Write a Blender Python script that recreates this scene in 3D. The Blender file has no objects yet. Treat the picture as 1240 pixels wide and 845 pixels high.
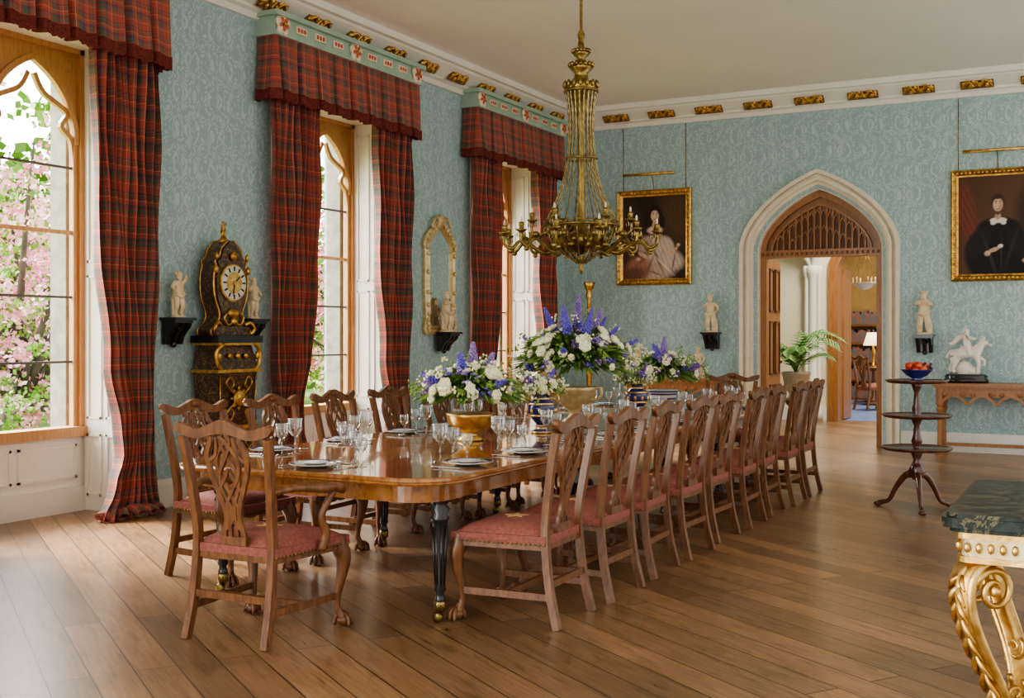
import bpy, math, random
from mathutils import Vector, Matrix
random.seed(7)
R=random.random
def U(a,b): return a+(b-a)*R()
# ------------------------------------------------------------------ materials
MATS={}
def newmat(name):
    m=bpy.data.materials.new(name); m.use_nodes=True
    MATS[name]=m
    return m,m.node_tree,m.node_tree.nodes['Principled BSDF']
def nd(nt,t,**kw):
    n=nt.nodes.new(t)
    for k,v in kw.items(): setattr(n,k,v)
    return n
def L(nt,a,b): nt.links.new(a,b)
def mathn(nt,op,a,b=None,c=None):
    n=nd(nt,'ShaderNodeMath',operation=op)
    for i,x in enumerate((a,b,c)):
        if x is None: continue
        if isinstance(x,(int,float)): n.inputs[i].default_value=x
        else: L(nt,x,n.inputs[i])
    return n.outputs[0]
def ramp(nt,fac,stops,interp='LINEAR'):
    r=nd(nt,'ShaderNodeValToRGB'); cr=r.color_ramp; cr.interpolation=interp
    while len(cr.elements)<len(stops): cr.elements.new(0.5)
    for e,(p,c) in zip(cr.elements,stops):
        e.position=p; e.color=(*c,1) if len(c)==3 else c
    L(nt,fac,r.inputs[0]); return r.outputs[0]
def mixc(nt,fac,a,b,blend='MIX'):
    n=nd(nt,'ShaderNodeMix',data_type='RGBA',blend_type=blend)
    for s,x in ((n.inputs[0],fac),(n.inputs[6],a),(n.inputs[7],b)):
        if isinstance(x,(int,float)): s.default_value=x
        elif isinstance(x,tuple): s.default_value=(*x,1)
        else: L(nt,x,s)
    return n.outputs[2]
def noise(nt,vec,scale,detail=4,dist=0,rough=.5):
    n=nd(nt,'ShaderNodeTexNoise'); n.inputs['Scale'].default_value=scale; n.inputs['Detail'].default_value=detail
    n.inputs['Distortion'].default_value=dist; n.inputs['Roughness'].default_value=rough
    if vec is not None: L(nt,vec,n.inputs['Vector'])
    return n.outputs['Fac']
def bumpn(nt,b,h,strength,dist=.01):
    n=nd(nt,'ShaderNodeBump'); n.inputs['Strength'].default_value=strength; n.inputs['Distance'].default_value=dist
    L(nt,h,n.inputs['Height']); L(nt,n.outputs[0],b.inputs['Normal'])
def pm(name,c1,c2=None,scale=8,rough=.5,metal=0,bump=0,stretch=(1,1,1),coat=0,detail=4,emit=None,trans=0,sub=0,dist=0,lo=.35,hi=.65):
    m,nt,b=newmat(name)
    tc=nd(nt,'ShaderNodeTexCoord'); mp=nd(nt,'ShaderNodeMapping'); mp.inputs['Scale'].default_value=stretch
    L(nt,tc.outputs['Object'],mp.inputs[0])
    f=noise(nt,mp.outputs[0],scale,detail,dist)
    if c2 is None: c2=tuple(x*.82 for x in c1)
    L(nt,ramp(nt,f,[(lo,c1),(hi,c2)]),b.inputs['Base Color'])
    b.inputs['Roughness'].default_value=rough; b.inputs['Metallic'].default_value=metal
    b.inputs['Coat Weight'].default_value=coat; b.inputs['Coat Roughness'].default_value=.12
    b.inputs['Transmission Weight'].default_value=trans
    if bump: bumpn(nt,b,f,bump)
    if emit:
        b.inputs['Emission Color'].default_value=(*emit[0],1); b.inputs['Emission Strength'].default_value=emit[1]
    return m
pm('plaster',(.80,.77,.69),(.77,.74,.66),3,.7)
pm('ceiling_plaster',(.82,.80,.74),(.79,.77,.71),.8,.85)
pm('white_paint',(.82,.80,.73),(.77,.75,.68),3,.45)
pm('stone',(.80,.73,.58),(.72,.65,.51),9,.75,bump=.1)
pm('cream_wall',(.80,.72,.56),(.76,.68,.52),2,.8)
pm('grey_stone',(.34,.32,.29),(.24,.22,.2),10,.9,bump=.3)
pm('oak_frame',(.58,.33,.15),(.46,.245,.10),5,.42,stretch=(14,14,1.2),coat=.1)
pm('oak_door',(.38,.175,.062),(.27,.11,.036),5,.4,stretch=(14,14,1.2),coat=.15)
pm('oak_dark',(.17,.068,.024),(.11,.04,.014),5,.5,stretch=(14,14,1.2))
pm('mahogany',(.26,.10,.035),(.15,.05,.016),5,.3,stretch=(8,8,1.5),coat=.35)
pm('chair_wood',(.225,.094,.033),(.115,.042,.015),6,.38,stretch=(7,7,1.5),coat=.15)
pm('dark_wood',(.045,.022,.014),(.02,.012,.008),6,.3,coat=.3)
pm('ebony',(.02,.016,.014),(.012,.01,.009),6,.25,coat=.4)
m,nt,b=newmat('boulle')
tc=nd(nt,'ShaderNodeTexCoord'); f=noise(nt,tc.outputs['Object'],20,3,2.0)
mk=ramp(nt,f,[(.53,(0,0,0)),(.55,(1,1,1)),(.58,(1,1,1)),(.60,(0,0,0))])
L(nt,mixc(nt,mk,(.045,.020,.012),(.34,.20,.07)),b.inputs['Base Color']); L(nt,mathn(nt,'MULTIPLY',mk,.6),b.inputs['Metallic']); b.inputs['Roughness'].default_value=.32; b.inputs['Coat Weight'].default_value=.3
pm('gilt',(.78,.48,.14),(.42,.23,.06),22,.34,.9,bump=.3)
pm('gilt_bright',(.84,.58,.22),(.52,.32,.09),18,.34,.9,bump=.4)
pm('brass',(.40,.29,.10),(.18,.125,.04),26,.3,.95,bump=.25)
pm('bead',(.46,.37,.18),(.24,.18,.07),40,.2,.6)
pm('gilt_pale',(.74,.62,.36),(.55,.42,.2),18,.4,.45,bump=.4)
pm('ivory',(.80,.67,.45),(.68,.53,.32),9,.45)
pm('marble_white',(.86,.80,.70),(.78,.72,.61),9,.4)
pm('seat_red',(.33,.112,.088),(.24,.075,.060),60,.85,bump=.2)
pm('star_gold',(.66,.44,.18),None,60,.8)
pm('fringe',(.20,.035,.026),(.09,.016,.013),50,.9,bump=.5)
pm('pelmet_green',(.38,.52,.42),(.32,.46,.37),6,.5)
pm('rose_red',(.62,.12,.08),None,6,.5)
pm('rose_cream',(.85,.72,.52),None,6,.5)
pm('orn_brown',(.26,.14,.05),(.12,.06,.02),30,.6,bump=.4)
pm('candle',(.85,.78,.62),None,6,.5)
pm('china_white',(.80,.80,.78),None,6,.2,coat=.3)
pm('clock_face',(.75,.70,.58),None,6,.4)
pm('china_blue',(.012,.018,.11),(.03,.04,.2),12,.12,coat=.6)
pm('silver',(.75,.73,.68),None,6,.2,1)
pm('leaf',(.06,.15,.03),(.12,.24,.05),14,.5)
pm('leaf_light',(.26,.38,.09),(.18,.31,.06),14,.5)
pm('petal_white',(.88,.86,.66),(.84,.80,.50),20,.6)
pm('petal_blue',(.10,.08,.45),(.19,.16,.60),30,.6)
pm('petal_violet',(.22,.12,.42),(.36,.26,.56),30,.6)
pm('apple',(.5,.03,.02),(.6,.2,.05),8,.25)
pm('grape',(.03,.01,.03),(.08,.02,.05),8,.3)
pm('terracotta',(.62,.50,.38),None,6,.7)
pm('palm',(.08,.20,.04),(.16,.32,.07),10,.45)
pm('carpet_blue',(.06,.13,.34),(.20,.24,.40),5,.95)
pm('gold_wall',(.42,.29,.11),(.34,.22,.08),3,.7)
pm('lamp_shade',(.8,.7,.5),None,6,.7,emit=((1,.75,.45),2.2))
pm('blossom',(.78,.36,.45),(.78,.54,.56),1.5,.8)
pm('blossom_deep',(.60,.17,.29),(.70,.30,.40),1.5,.8)
pm('spring_leaf',(.22,.36,.05),(.12,.25,.035),.8,.7)
pm('green_leaf',(.09,.20,.03),(.18,.31,.05),.6,.7)
pm('bark',(.06,.045,.04),(.11,.085,.07),5,.9)
pm('grass',(.12,.26,.03),(.19,.33,.05),1.2,.95)
pm('iron',(.10,.095,.09),None,6,.6)
pm('sage_book',(.30,.12,.07),(.1,.14,.18),9,.6)
pm('waiter_wood',(.13,.045,.025),(.06,.020,.012),6,.25,stretch=(3,3,1),coat=.4)
pm('gilt_cream',(.78,.66,.42),(.58,.44,.20),20,.42,.5,bump=.2)
m,nt,b=newmat('mirror'); b.inputs['Metallic'].default_value=1; b.inputs['Roughness'].default_value=.03
L(nt,ramp(nt,noise(nt,None,4),[(.3,(.82,.84,.82)),(.7,(.75,.78,.76))]),b.inputs['Base Color'])
# thin clear glass
m,nt,b=newmat('glass'); out=nt.nodes['Material Output']; tr=nd(nt,'ShaderNodeBsdfTransparent'); gl=nd(nt,'ShaderNodeBsdfGlossy'); gl.inputs['Roughness'].default_value=.04
lw=nd(nt,'ShaderNodeLayerWeight'); lw.inputs['Blend'].default_value=.35; mx=nd(nt,'ShaderNodeMixShader')
tr.inputs[0].default_value=(.93,.95,.95,1); L(nt,mathn(nt,'MULTIPLY_ADD',lw.outputs['Fresnel'],.8,.10),mx.inputs[0]); L(nt,tr.outputs[0],mx.inputs[1]); L(nt,gl.outputs[0],mx.inputs[2]); L(nt,mx.outputs[0],out.inputs[0])
# marble black
m,nt,b=newmat('marble_dark'); tc=nd(nt,'ShaderNodeTexCoord')
f=noise(nt,tc.outputs['Object'],5,10,1.8,.65)
L(nt,ramp(nt,f,[(.0,(.006,.010,.009)),(.46,(.012,.018,.016)),(.495,(.15,.13,.07)),(.52,(.012,.018,.016)),(.62,(.03,.038,.035)),(1,(.01,.014,.012))]),b.inputs['Base Color']); b.inputs['Roughness'].default_value=.22; b.inputs['Specular IOR Level'].default_value=.2
# table wood
m,nt,b=newmat('table_top'); tc=nd(nt,'ShaderNodeTexCoord'); mp=nd(nt,'ShaderNodeMapping'); mp.inputs['Scale'].default_value=(6,.6,3); L(nt,tc.outputs['Object'],mp.inputs[0])
f=noise(nt,mp.outputs[0],4,8,1.2,.6)
L(nt,ramp(nt,f,[(.3,(.18,.062,.018)),(.5,(.32,.13,.036)),(.7,(.40,.175,.052))]),b.inputs['Base Color']); b.inputs['Roughness'].default_value=.13; b.inputs['Coat Weight'].default_value=.8; b.inputs['Coat Roughness'].default_value=.04
# canvas
m,nt,b=newmat('canvas'); at=nd(nt,'ShaderNodeAttribute',attribute_name='Col'); b.inputs['Roughness'].default_value=.5; b.inputs['Specular IOR Level'].default_value=.2
f=noise(nt,None,60,3); L(nt,mixc(nt,.12,at.outputs['Color'],f,'OVERLAY'),b.inputs['Base Color'])
# floor boards
BOARD_ANGLE=math.radians(34)
m,nt,b=newmat('floor_boards'); g=nd(nt,'ShaderNodeNewGeometry'); mp=nd(nt,'ShaderNodeMapping'); mp.inputs['Rotation'].default_value=(0,0,BOARD_ANGLE); L(nt,g.outputs['Position'],mp.inputs[0])
br=nd(nt,'ShaderNodeTexBrick'); br.offset=.37; br.offset_frequency=2
for k,v in (('Scale',1),('Mortar Size',.0034),('Mortar Smooth',.1),('Bias',0),('Brick Width',2.5),('Row Height',.175)): br.inputs[k].default_value=v
br.inputs['Color1'].default_value=(.0,.0,.0,1); br.inputs['Color2'].default_value=(1,1,1,1); br.inputs['Mortar'].default_value=(.5,.5,.5,1)
L(nt,mp.outputs[0],br.inputs['Vector'])
mp2=nd(nt,'ShaderNodeMapping'); mp2.inputs['Scale'].default_value=(1.2,22,1); L(nt,mp.outputs[0],mp2.inputs[0])
mp3=nd(nt,'ShaderNodeMapping'); mp3.inputs['Scale'].default_value=(1.6,7,1); L(nt,mp.outputs[0],mp3.inputs[0])
gr=noise(nt,mp2.outputs[0],3,8,.6,.6); wear=noise(nt,g.outputs['Position'],.9,5,.8,.6); spots=noise(nt,mp3.outputs[0],2.2,6,.5,.65)
base=ramp(nt,gr,[(.25,(.150,.082,.040)),(.5,(.275,.162,.084)),(.75,(.37,.235,.132))])
tone=ramp(nt,br.outputs['Color'],[(0,(.62,.60,.58)),(.5,(.95,.93,.90)),(1,(1.22,1.18,1.12))])
c=mixc(nt,1.0,base,tone,'MULTIPLY')
c=mixc(nt,1.0,c,ramp(nt,wear,[(.3,(.74,.73,.72)),(.7,(1.16,1.14,1.12))]),'MULTIPLY')
c=mixc(nt,1.0,c,ramp(nt,spots,[(.28,(.56,.53,.50)),(.46,(1,1,1)),(1,(1.08,1.06,1.04))]),'MULTIPLY')
c=mixc(nt,br.outputs['Fac'],c,(.03,.016,.009))
L(nt,c,b.inputs['Base Color'])
rr=ramp(nt,mathn(nt,'MULTIPLY_ADD',wear,.6,mathn(nt,'MULTIPLY',gr,.4)),[(.25,(.24,.24,.24)),(.75,(.40,.40,.40))]); L(nt,rr,b.inputs['Roughness'])
b.inputs['Specular IOR Level'].default_value=.6
b.inputs['Coat Weight'].default_value=.12; b.inputs['Coat Roughness'].default_value=.18
hh=mathn(nt,'SUBTRACT',mathn(nt,'MULTIPLY',gr,.25),br.outputs['Fac']); bumpn(nt,b,hh,.25,.004)
# damask wall
m,nt,b=newmat('damask'); g=nd(nt,'ShaderNodeNewGeometry'); sp=nd(nt,'ShaderNodeSeparateXYZ'); L(nt,g.outputs['Position'],sp.inputs[0])
u=mathn(nt,'ADD',sp.outputs[0],sp.outputs[1]); v=sp.outputs[2]
cb=nd(nt,'ShaderNodeCombineXYZ'); L(nt,u,cb.inputs[0]); L(nt,v,cb.inputs[1]); P=cb.outputs[0]
def sn(x): return mathn(nt,'SINE',x)
ku=2*math.pi/.42; kv=2*math.pi/.60
su=mathn(nt,'MULTIPLY',u,ku); sv=mathn(nt,'MULTIPLY',v,kv)
v1=sn(mathn(nt,'ADD',su,mathn(nt,'MULTIPLY',sn(sv),1.5)))
v2=sn(mathn(nt,'SUBTRACT',su,mathn(nt,'MULTIPLY',sn(sv),1.5)))
og=mathn(nt,'MULTIPLY',v1,v2)
pet=sn(mathn(nt,'ADD',mathn(nt,'MULTIPLY',v1,7.5),mathn(nt,'MULTIPLY',v2,3.0)))
pet2=sn(mathn(nt,'ADD',mathn(nt,'MULTIPLY',og,9.0),mathn(nt,'MULTIPLY',noise(nt,P,11,2,1.5),9)))
mm=mathn(nt,'MULTIPLY',pet,pet2)
mask=ramp(nt,mathn(nt,'ADD',mathn(nt,'MULTIPLY',mm,.5),.5),[(.52,(0,0,0)),(.66,(1,1,1))])
weave=noise(nt,P,3,3)
c=mixc(nt,mask,(.315,.465,.475),(.47,.605,.595))
c=mixc(nt,mathn(nt,'MULTIPLY',weave,.25),c,(.29,.43,.44))
L(nt,c,b.inputs['Base Color'])
L(nt,ramp(nt,mask,[(0,(.7,.7,.7)),(1,(.40,.40,.40))]),b.inputs['Roughness'])
# tartan
m,nt,b=newmat('tartan'); uvn=nd(nt,'ShaderNodeUVMap'); sp=nd(nt,'ShaderNodeSeparateXYZ'); L(nt,uvn.outputs[0],sp.inputs[0])
def stripes(x,k):
    f=mathn(nt,'FRACT',mathn(nt,'MULTIPLY',x,k))
    red=(.37,.068,.042); dk=(.055,.050,.070); gr=(.07,.105,.065); yl=(.60,.43,.26); mid=(.27,.045,.032)
    return ramp(nt,f,[(0,red),(.09,yl),(.105,red),(.20,gr),(.33,mid),(.36,dk),(.47,red),(.60,yl),(.615,mid),(.70,gr),(.76,red),(.80,dk),(.85,red)],'CONSTANT')
c=mixc(nt,.5,stripes(sp.outputs[0],3.9),stripes(sp.outputs[1],3.9))
L(nt,c,b.inputs['Base Color']); b.inputs['Roughness'].default_value=.8
b.inputs['Sheen Weight'].default_value=.2

# ------------------------------------------------------------------ mesh builder
class MB:
    def __init__(s): s.v=[];s.f=[];s.mi=[];s.sm=[];s.uv=[];s.mats=[];s.M=Matrix()
    def mat(s,n):
        if n not in s.mats: s.mats.append(n)
        return s.mats.index(n)
    def add(s,vs,fs,mat,smooth=False,uv=None):
        o=len(s.v); k=s.mat(mat)
        for i,p in enumerate(vs):
            s.v.append(tuple(s.M@Vector(p))); s.uv.append(uv[i] if uv else (0,0))
        for f in fs: s.f.append(tuple(o+i for i in f)); s.mi.append(k); s.sm.append(smooth)
    def box(s,c,sz,mat,rot=None):
        hx,hy,hz=sz[0]/2,sz[1]/2,sz[2]/2
        vs=[Vector((x*hx,y*hy,z*hz)) for z in(-1,1) for y in(-1,1) for x in(-1,1)]
        if rot is not None: vs=[rot@p for p in vs]
        s.add([p+Vector(c) for p in vs],[(0,2,3,1),(4,5,7,6),(0,1,5,4),(2,6,7,3),(0,4,6,2),(1,3,7,5)],mat)
    def bb(s,a,b,mat): s.box([(a[i]+b[i])/2 for i in range(3)],[abs(b[i]-a[i]) for i in range(3)],mat)
    def lathe(s,prof,c,mat,n=20,sx=1,sy=1,smooth=True,flute=0,fn=0,cap=True):
        vs=[];fs=[];m=len(prof)
        for r,z in prof:
            for k in range(n):
                a=2*math.pi*k/n; rr=r*(1+(flute*math.cos(fn*a) if fn else 0))
                vs.append((c[0]+rr*sx*math.cos(a),c[1]+rr*sy*math.sin(a),c[2]+z))
        for i in range(m-1):
            for k in range(n):
                k2=(k+1)%n; fs.append((i*n+k,i*n+k2,(i+1)*n+k2,(i+1)*n+k))
        if cap and prof[0][0]>1e-4: fs.append(tuple(range(n))[::-1])
        if cap and prof[-1][0]>1e-4: fs.append(tuple((m-1)*n+k for k in range(n)))
        s.add(vs,fs,mat,smooth)
    def ell(s,c,r,mat,n=10,rot=None):
        m=max(4,n//2+1); vs=[];fs=[]
        for i in range(m+1):
            t=math.pi*i/m
            for k in range(n):
                a=2*math.pi*k/n; p=Vector((r[0]*math.sin(t)*math.cos(a),r[1]*math.sin(t)*math.sin(a),r[2]*math.cos(t)))
                if rot is not None: p=rot@p
                vs.append(p+Vector(c))
        for i in range(m):
            for k in range(n):
                k2=(k+1)%n; fs.append((i*n+k,(i+1)*n+k,(i+1)*n+k2,i*n+k2))
        s.add(vs,fs,mat,True)
    def tube(s,path,rad,mat,n=8,cap=True):
        P=[Vector(p) for p in path]; m=len(P)
        if not hasattr(rad,'__len__'): rad=[rad]*m
        T=[(P[min(i+1,m-1)]-P[max(i-1,0)]).normalized() for i in range(m)]
        a=T[0].orthogonal().normalized(); vs=[];fs=[]
        for i in range(m):
            a=(a-T[i]*a.dot(T[i])).normalized(); b2=T[i].cross(a)
            for k in range(n):
                t=2*math.pi*k/n; vs.append(P[i]+(a*math.cos(t)+b2*math.sin(t))*rad[min(i,len(rad)-1)])
        for i in range(m-1):
            for k in range(n):
                k2=(k+1)%n; fs.append((i*n+k,i*n+k2,(i+1)*n+k2,(i+1)*n+k))
        if cap: fs.append(tuple(range(n))[::-1]); fs.append(tuple((m-1)*n+k for k in range(n)))
        s.add(vs,fs,mat,True)
    def ribbon(s,path,w,t,N,mat,smooth=False):
        P=[Vector(p) for p in path]; m=len(P); N=Vector(N)
        if not hasattr(w,'__len__'): w=[w]*m
        vs=[];fs=[]
        for i in range(m):
            T=(P[min(i+1,m-1)]-P[max(i-1,0)]).normalized(); S=T.cross(N).normalized(); N2=S.cross(T).normalized()
            for a,b2 in((-1,-1),(1,-1),(1,1),(-1,1)): vs.append(P[i]+S*a*w[i]/2+N2*b2*t/2)
        for i in range(m-1):
            for k in range(4):
                k2=(k+1)%4; fs.append((i*4+k,i*4+k2,(i+1)*4+k2,(i+1)*4+k))
        fs.append((3,2,1,0)); o=(m-1)*4; fs.append((o,o+1,o+2,o+3))
        s.add(vs,fs,mat,smooth)
    def prism(s,poly,f0,f1,mat,smooth=False):
        n=len(poly); vs=[f0(*p) for p in poly]+[f1(*p) for p in poly]
        fs=[tuple(range(n)),tuple(range(2*n-1,n-1,-1))]+[(i,i+n,(i+1)%n+n,(i+1)%n) for i in range(n)]
        s.add(vs,fs,mat,smooth)
    def strip(s,A,B,mat,smooth=False):
        n=len(A); s.add(list(A)+list(B),[(i,i+1,n+i+1,n+i) for i in range(n-1)],mat,smooth)
    def grid(s,fn,nu,nv,mat,uvf=None,smooth=True):
        vs=[];uv=[];fs=[]
        for j in range(nv+1):
            for i in range(nu+1):
                vs.append(fn(i/nu,j/nv)); uv.append(uvf(i/nu,j/nv) if uvf else (i/nu,j/nv))
        for j in range(nv):
            for i in range(nu):
                a=j*(nu+1)+i; fs.append((a,a+1,a+nu+2,a+nu+1))
        s.add(vs,fs,mat,smooth,uv)
    def mesh(s,name):
        me=bpy.data.meshes.new(name); me.from_pydata(s.v,[],s.f)
        for n in s.mats: me.materials.append(MATS[n])
        me.polygons.foreach_set('material_index',s.mi); me.polygons.foreach_set('use_smooth',s.sm)
        ul=me.uv_layers.new(name='UVMap'); li=[l.vertex_index for l in me.loops]
        flat=[]
        for i in li: flat.extend(s.uv[i])
        ul.data.foreach_set('uv',flat); me.update(); me.validate(); return me
    def obj(s,name,loc=(0,0,0),rz=0,bevel=0,parent=None):
        return place(s.mesh(name),name,loc,rz,bevel,parent)
def place(me,name,loc=(0,0,0),rz=0,bevel=0,parent=None):
    o=bpy.data.objects.new(name,me); bpy.context.scene.collection.objects.link(o)
    o.location=loc; o.rotation_euler=(0,0,rz)
    if bevel:
        bm=o.modifiers.new('bevel','BEVEL'); bm.width=bevel; bm.segments=2; bm.limit_method='ANGLE'; bm.angle_limit=math.radians(50)
    if parent: o.parent=parent
    return o
def spl(pts,k=6):
    """catmull-rom"""
    P=[Vector(p) for p in pts]; out=[]
    for i in range(len(P)-1):
        p0=P[max(i-1,0)];p1=P[i];p2=P[i+1];p3=P[min(i+2,len(P)-1)]
        for j in range(k):
            t=j/k; out.append(.5*((2*p1)+(p2-p0)*t+(2*p0-5*p1+4*p2-p3)*t*t+(3*p1-p0-3*p2+p3)*t**3))
    out.append(P[-1]); return out
def sval(vals,k=6):
    return [p.x for p in spl([(v,0,0) for v in vals],k)]
def skin(verts,edges,rad,sub=2):
    me=bpy.data.meshes.new('tmp'); me.from_pydata([tuple(v) for v in verts],edges,[])
    o=bpy.data.objects.new('tmp',me); bpy.context.scene.collection.objects.link(o)
    o.modifiers.new('s','SKIN'); sv=me.skin_vertices[0].data
    for i,r in enumerate(rad):
        sv[i].radius=(r,r) if not hasattr(r,'__len__') else r
        sv[i].use_root=(i==0)
    sb=o.modifiers.new('u','SUBSURF'); sb.levels=sub
    dg=bpy.context.evaluated_depsgraph_get(); dg.update(); ev=o.evaluated_get(dg); em=ev.to_mesh()
    vs=[v.co.copy() for v in em.vertices]; fs=[tuple(p.vertices) for p in em.polygons]
    ev.to_mesh_clear(); bpy.data.objects.remove(o); bpy.data.meshes.remove(me)
    return vs,fs
RX=lambda a:Matrix.Rotation(a,3,'X'); RY=lambda a:Matrix.Rotation(a,3,'Y'); RZ=lambda a:Matrix.Rotation(a,3,'Z')

# ------------------------------------------------------------------ dimensions
WX=-6.92; EY=14.75; CZ=4.55; GX=-7.45; RXX=2.4; BY=-3.2
WC=[-1.9,1.83,5.61,9.33,13.03]; HW=1.0; WT=3.75; SILL=.62
# floor, ceiling
mb=MB(); mb.bb((-7.45,BY,-.2),(RXX,15.4,0),'floor_boards'); mb.obj('floor')
mb=MB(); mb.bb((-7.85,BY,CZ),(RXX,15.4,CZ+.2),'ceiling_plaster'); mb.obj('ceiling')
# window wall
mb=MB(); edges=[BY]+[e for c in WC for e in (c-HW,c+HW)]+[EY+.6]
for i in range(0,len(edges),2):
    mb.bb((WX,edges[i],0),(WX-.9,edges[i+1],CZ),'damask')
for c in WC:
    mb.bb((WX,c-HW,WT),(WX-.9,c+HW,CZ),'damask')
    mb.bb((GX-.06,c-HW,-.0),(WX-.9,c+HW,SILL-.02),'grey_stone')
mb.obj('wall_left')
mb=MB()
for i in range(0,len(edges),2):
    a,b2=edges[i],edges[i+1]; b2=min(b2,EY)
    mb.bb((WX,a,0),(WX+.03,b2,.19),'white_paint'); mb.bb((WX,a,.19),(WX+.018,b2,.23),'white_paint')
mb.obj('baseboard_left')
# end wall with arched opening
DX=-3.35
def arch(hw,sp,ap,n=28,x0=DX):
    out=[]
    for i in range(n+1):
        t=math.pi*(1-i/n); x=math.cos(t); a=abs(x); h=ap-sp
        out.append((x0+hw*x,sp+h*((1-a)*.36+.64*math.sqrt(max(0,1-a*a)))))
    return out
mb=MB(); A=arch(.80,2.50,3.30)
poly=[(-7.82,0),(DX-.80,0)]+A+[(DX+.80,0),(RXX,0),(RXX,CZ),(-7.82,CZ)]
mb.prism(poly,lambda a,b2:(a,EY,b2),lambda a,b2:(a,EY+.6,b2),'damask'); mb.obj('wall_end')
mb=MB()
for a,b2 in ((WX,DX-1.02),(DX+1.02,RXX)):
    mb.bb((a,EY-.03,0),(b2,EY,.19),'white_paint'); mb.bb((a,EY-.018,.19),(b2,EY,.23),'white_paint')
mb.obj('baseboard_end')
# cornice
prof=[(0,4.28),(.04,4.28),(.06,4.33),(.11,4.345),(.115,4.365),(.29,4.455),(.31,4.475),(.36,4.48),(.36,CZ-.001),(0,CZ-.001)]
def ornament(mb,M):
    old=mb.M; mb.M=M
    mb.box((0,0,0),(.37,.02,.14),'orn_brown')
    for k in range(9):
        a=k/8*2-1
        mb.ell((a*.15,-.015,.03*math.sin(k*2.4)),(.030,.018,.033),'gilt',7)
    for sgn in (-1,1):
        mb.tube(spl([(sgn*.17,-.015,-.045),(sgn*.10,-.03,.05),(sgn*.03,-.025,-.03),(0,-.02,.04)],4),.012,'gilt',5)
    mb.M=old
mb=MB(); mb.prism(prof,lambda a,b2:(WX+a,BY,b2),lambda a,b2:(WX+a,EY-a,b2),'white_paint')
y=EY-.42
tl=-math.atan2(.09,.175)
while y>BY+.4:
    ornament(mb,Matrix.Translation((WX+.20,y-.27,4.402))@Matrix.Rotation(math.pi/2,4,'Z')@Matrix.Rotation(-tl+.25,4,'X')); y-=.66
mb.obj('trim_1')
mb=MB(); mb.prism(prof,lambda a,b2:(WX+a,EY-a,b2),lambda a,b2:(RXX,EY-a,b2),'white_paint')
x=WX+.76
while x<RXX-.3:
    ornament(mb,Matrix.Translation((x+.1,EY-.20,4.402))@Matrix.Rotation(-tl+.25,4,'X')); x+=.66
mb.obj('trim_2')

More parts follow.
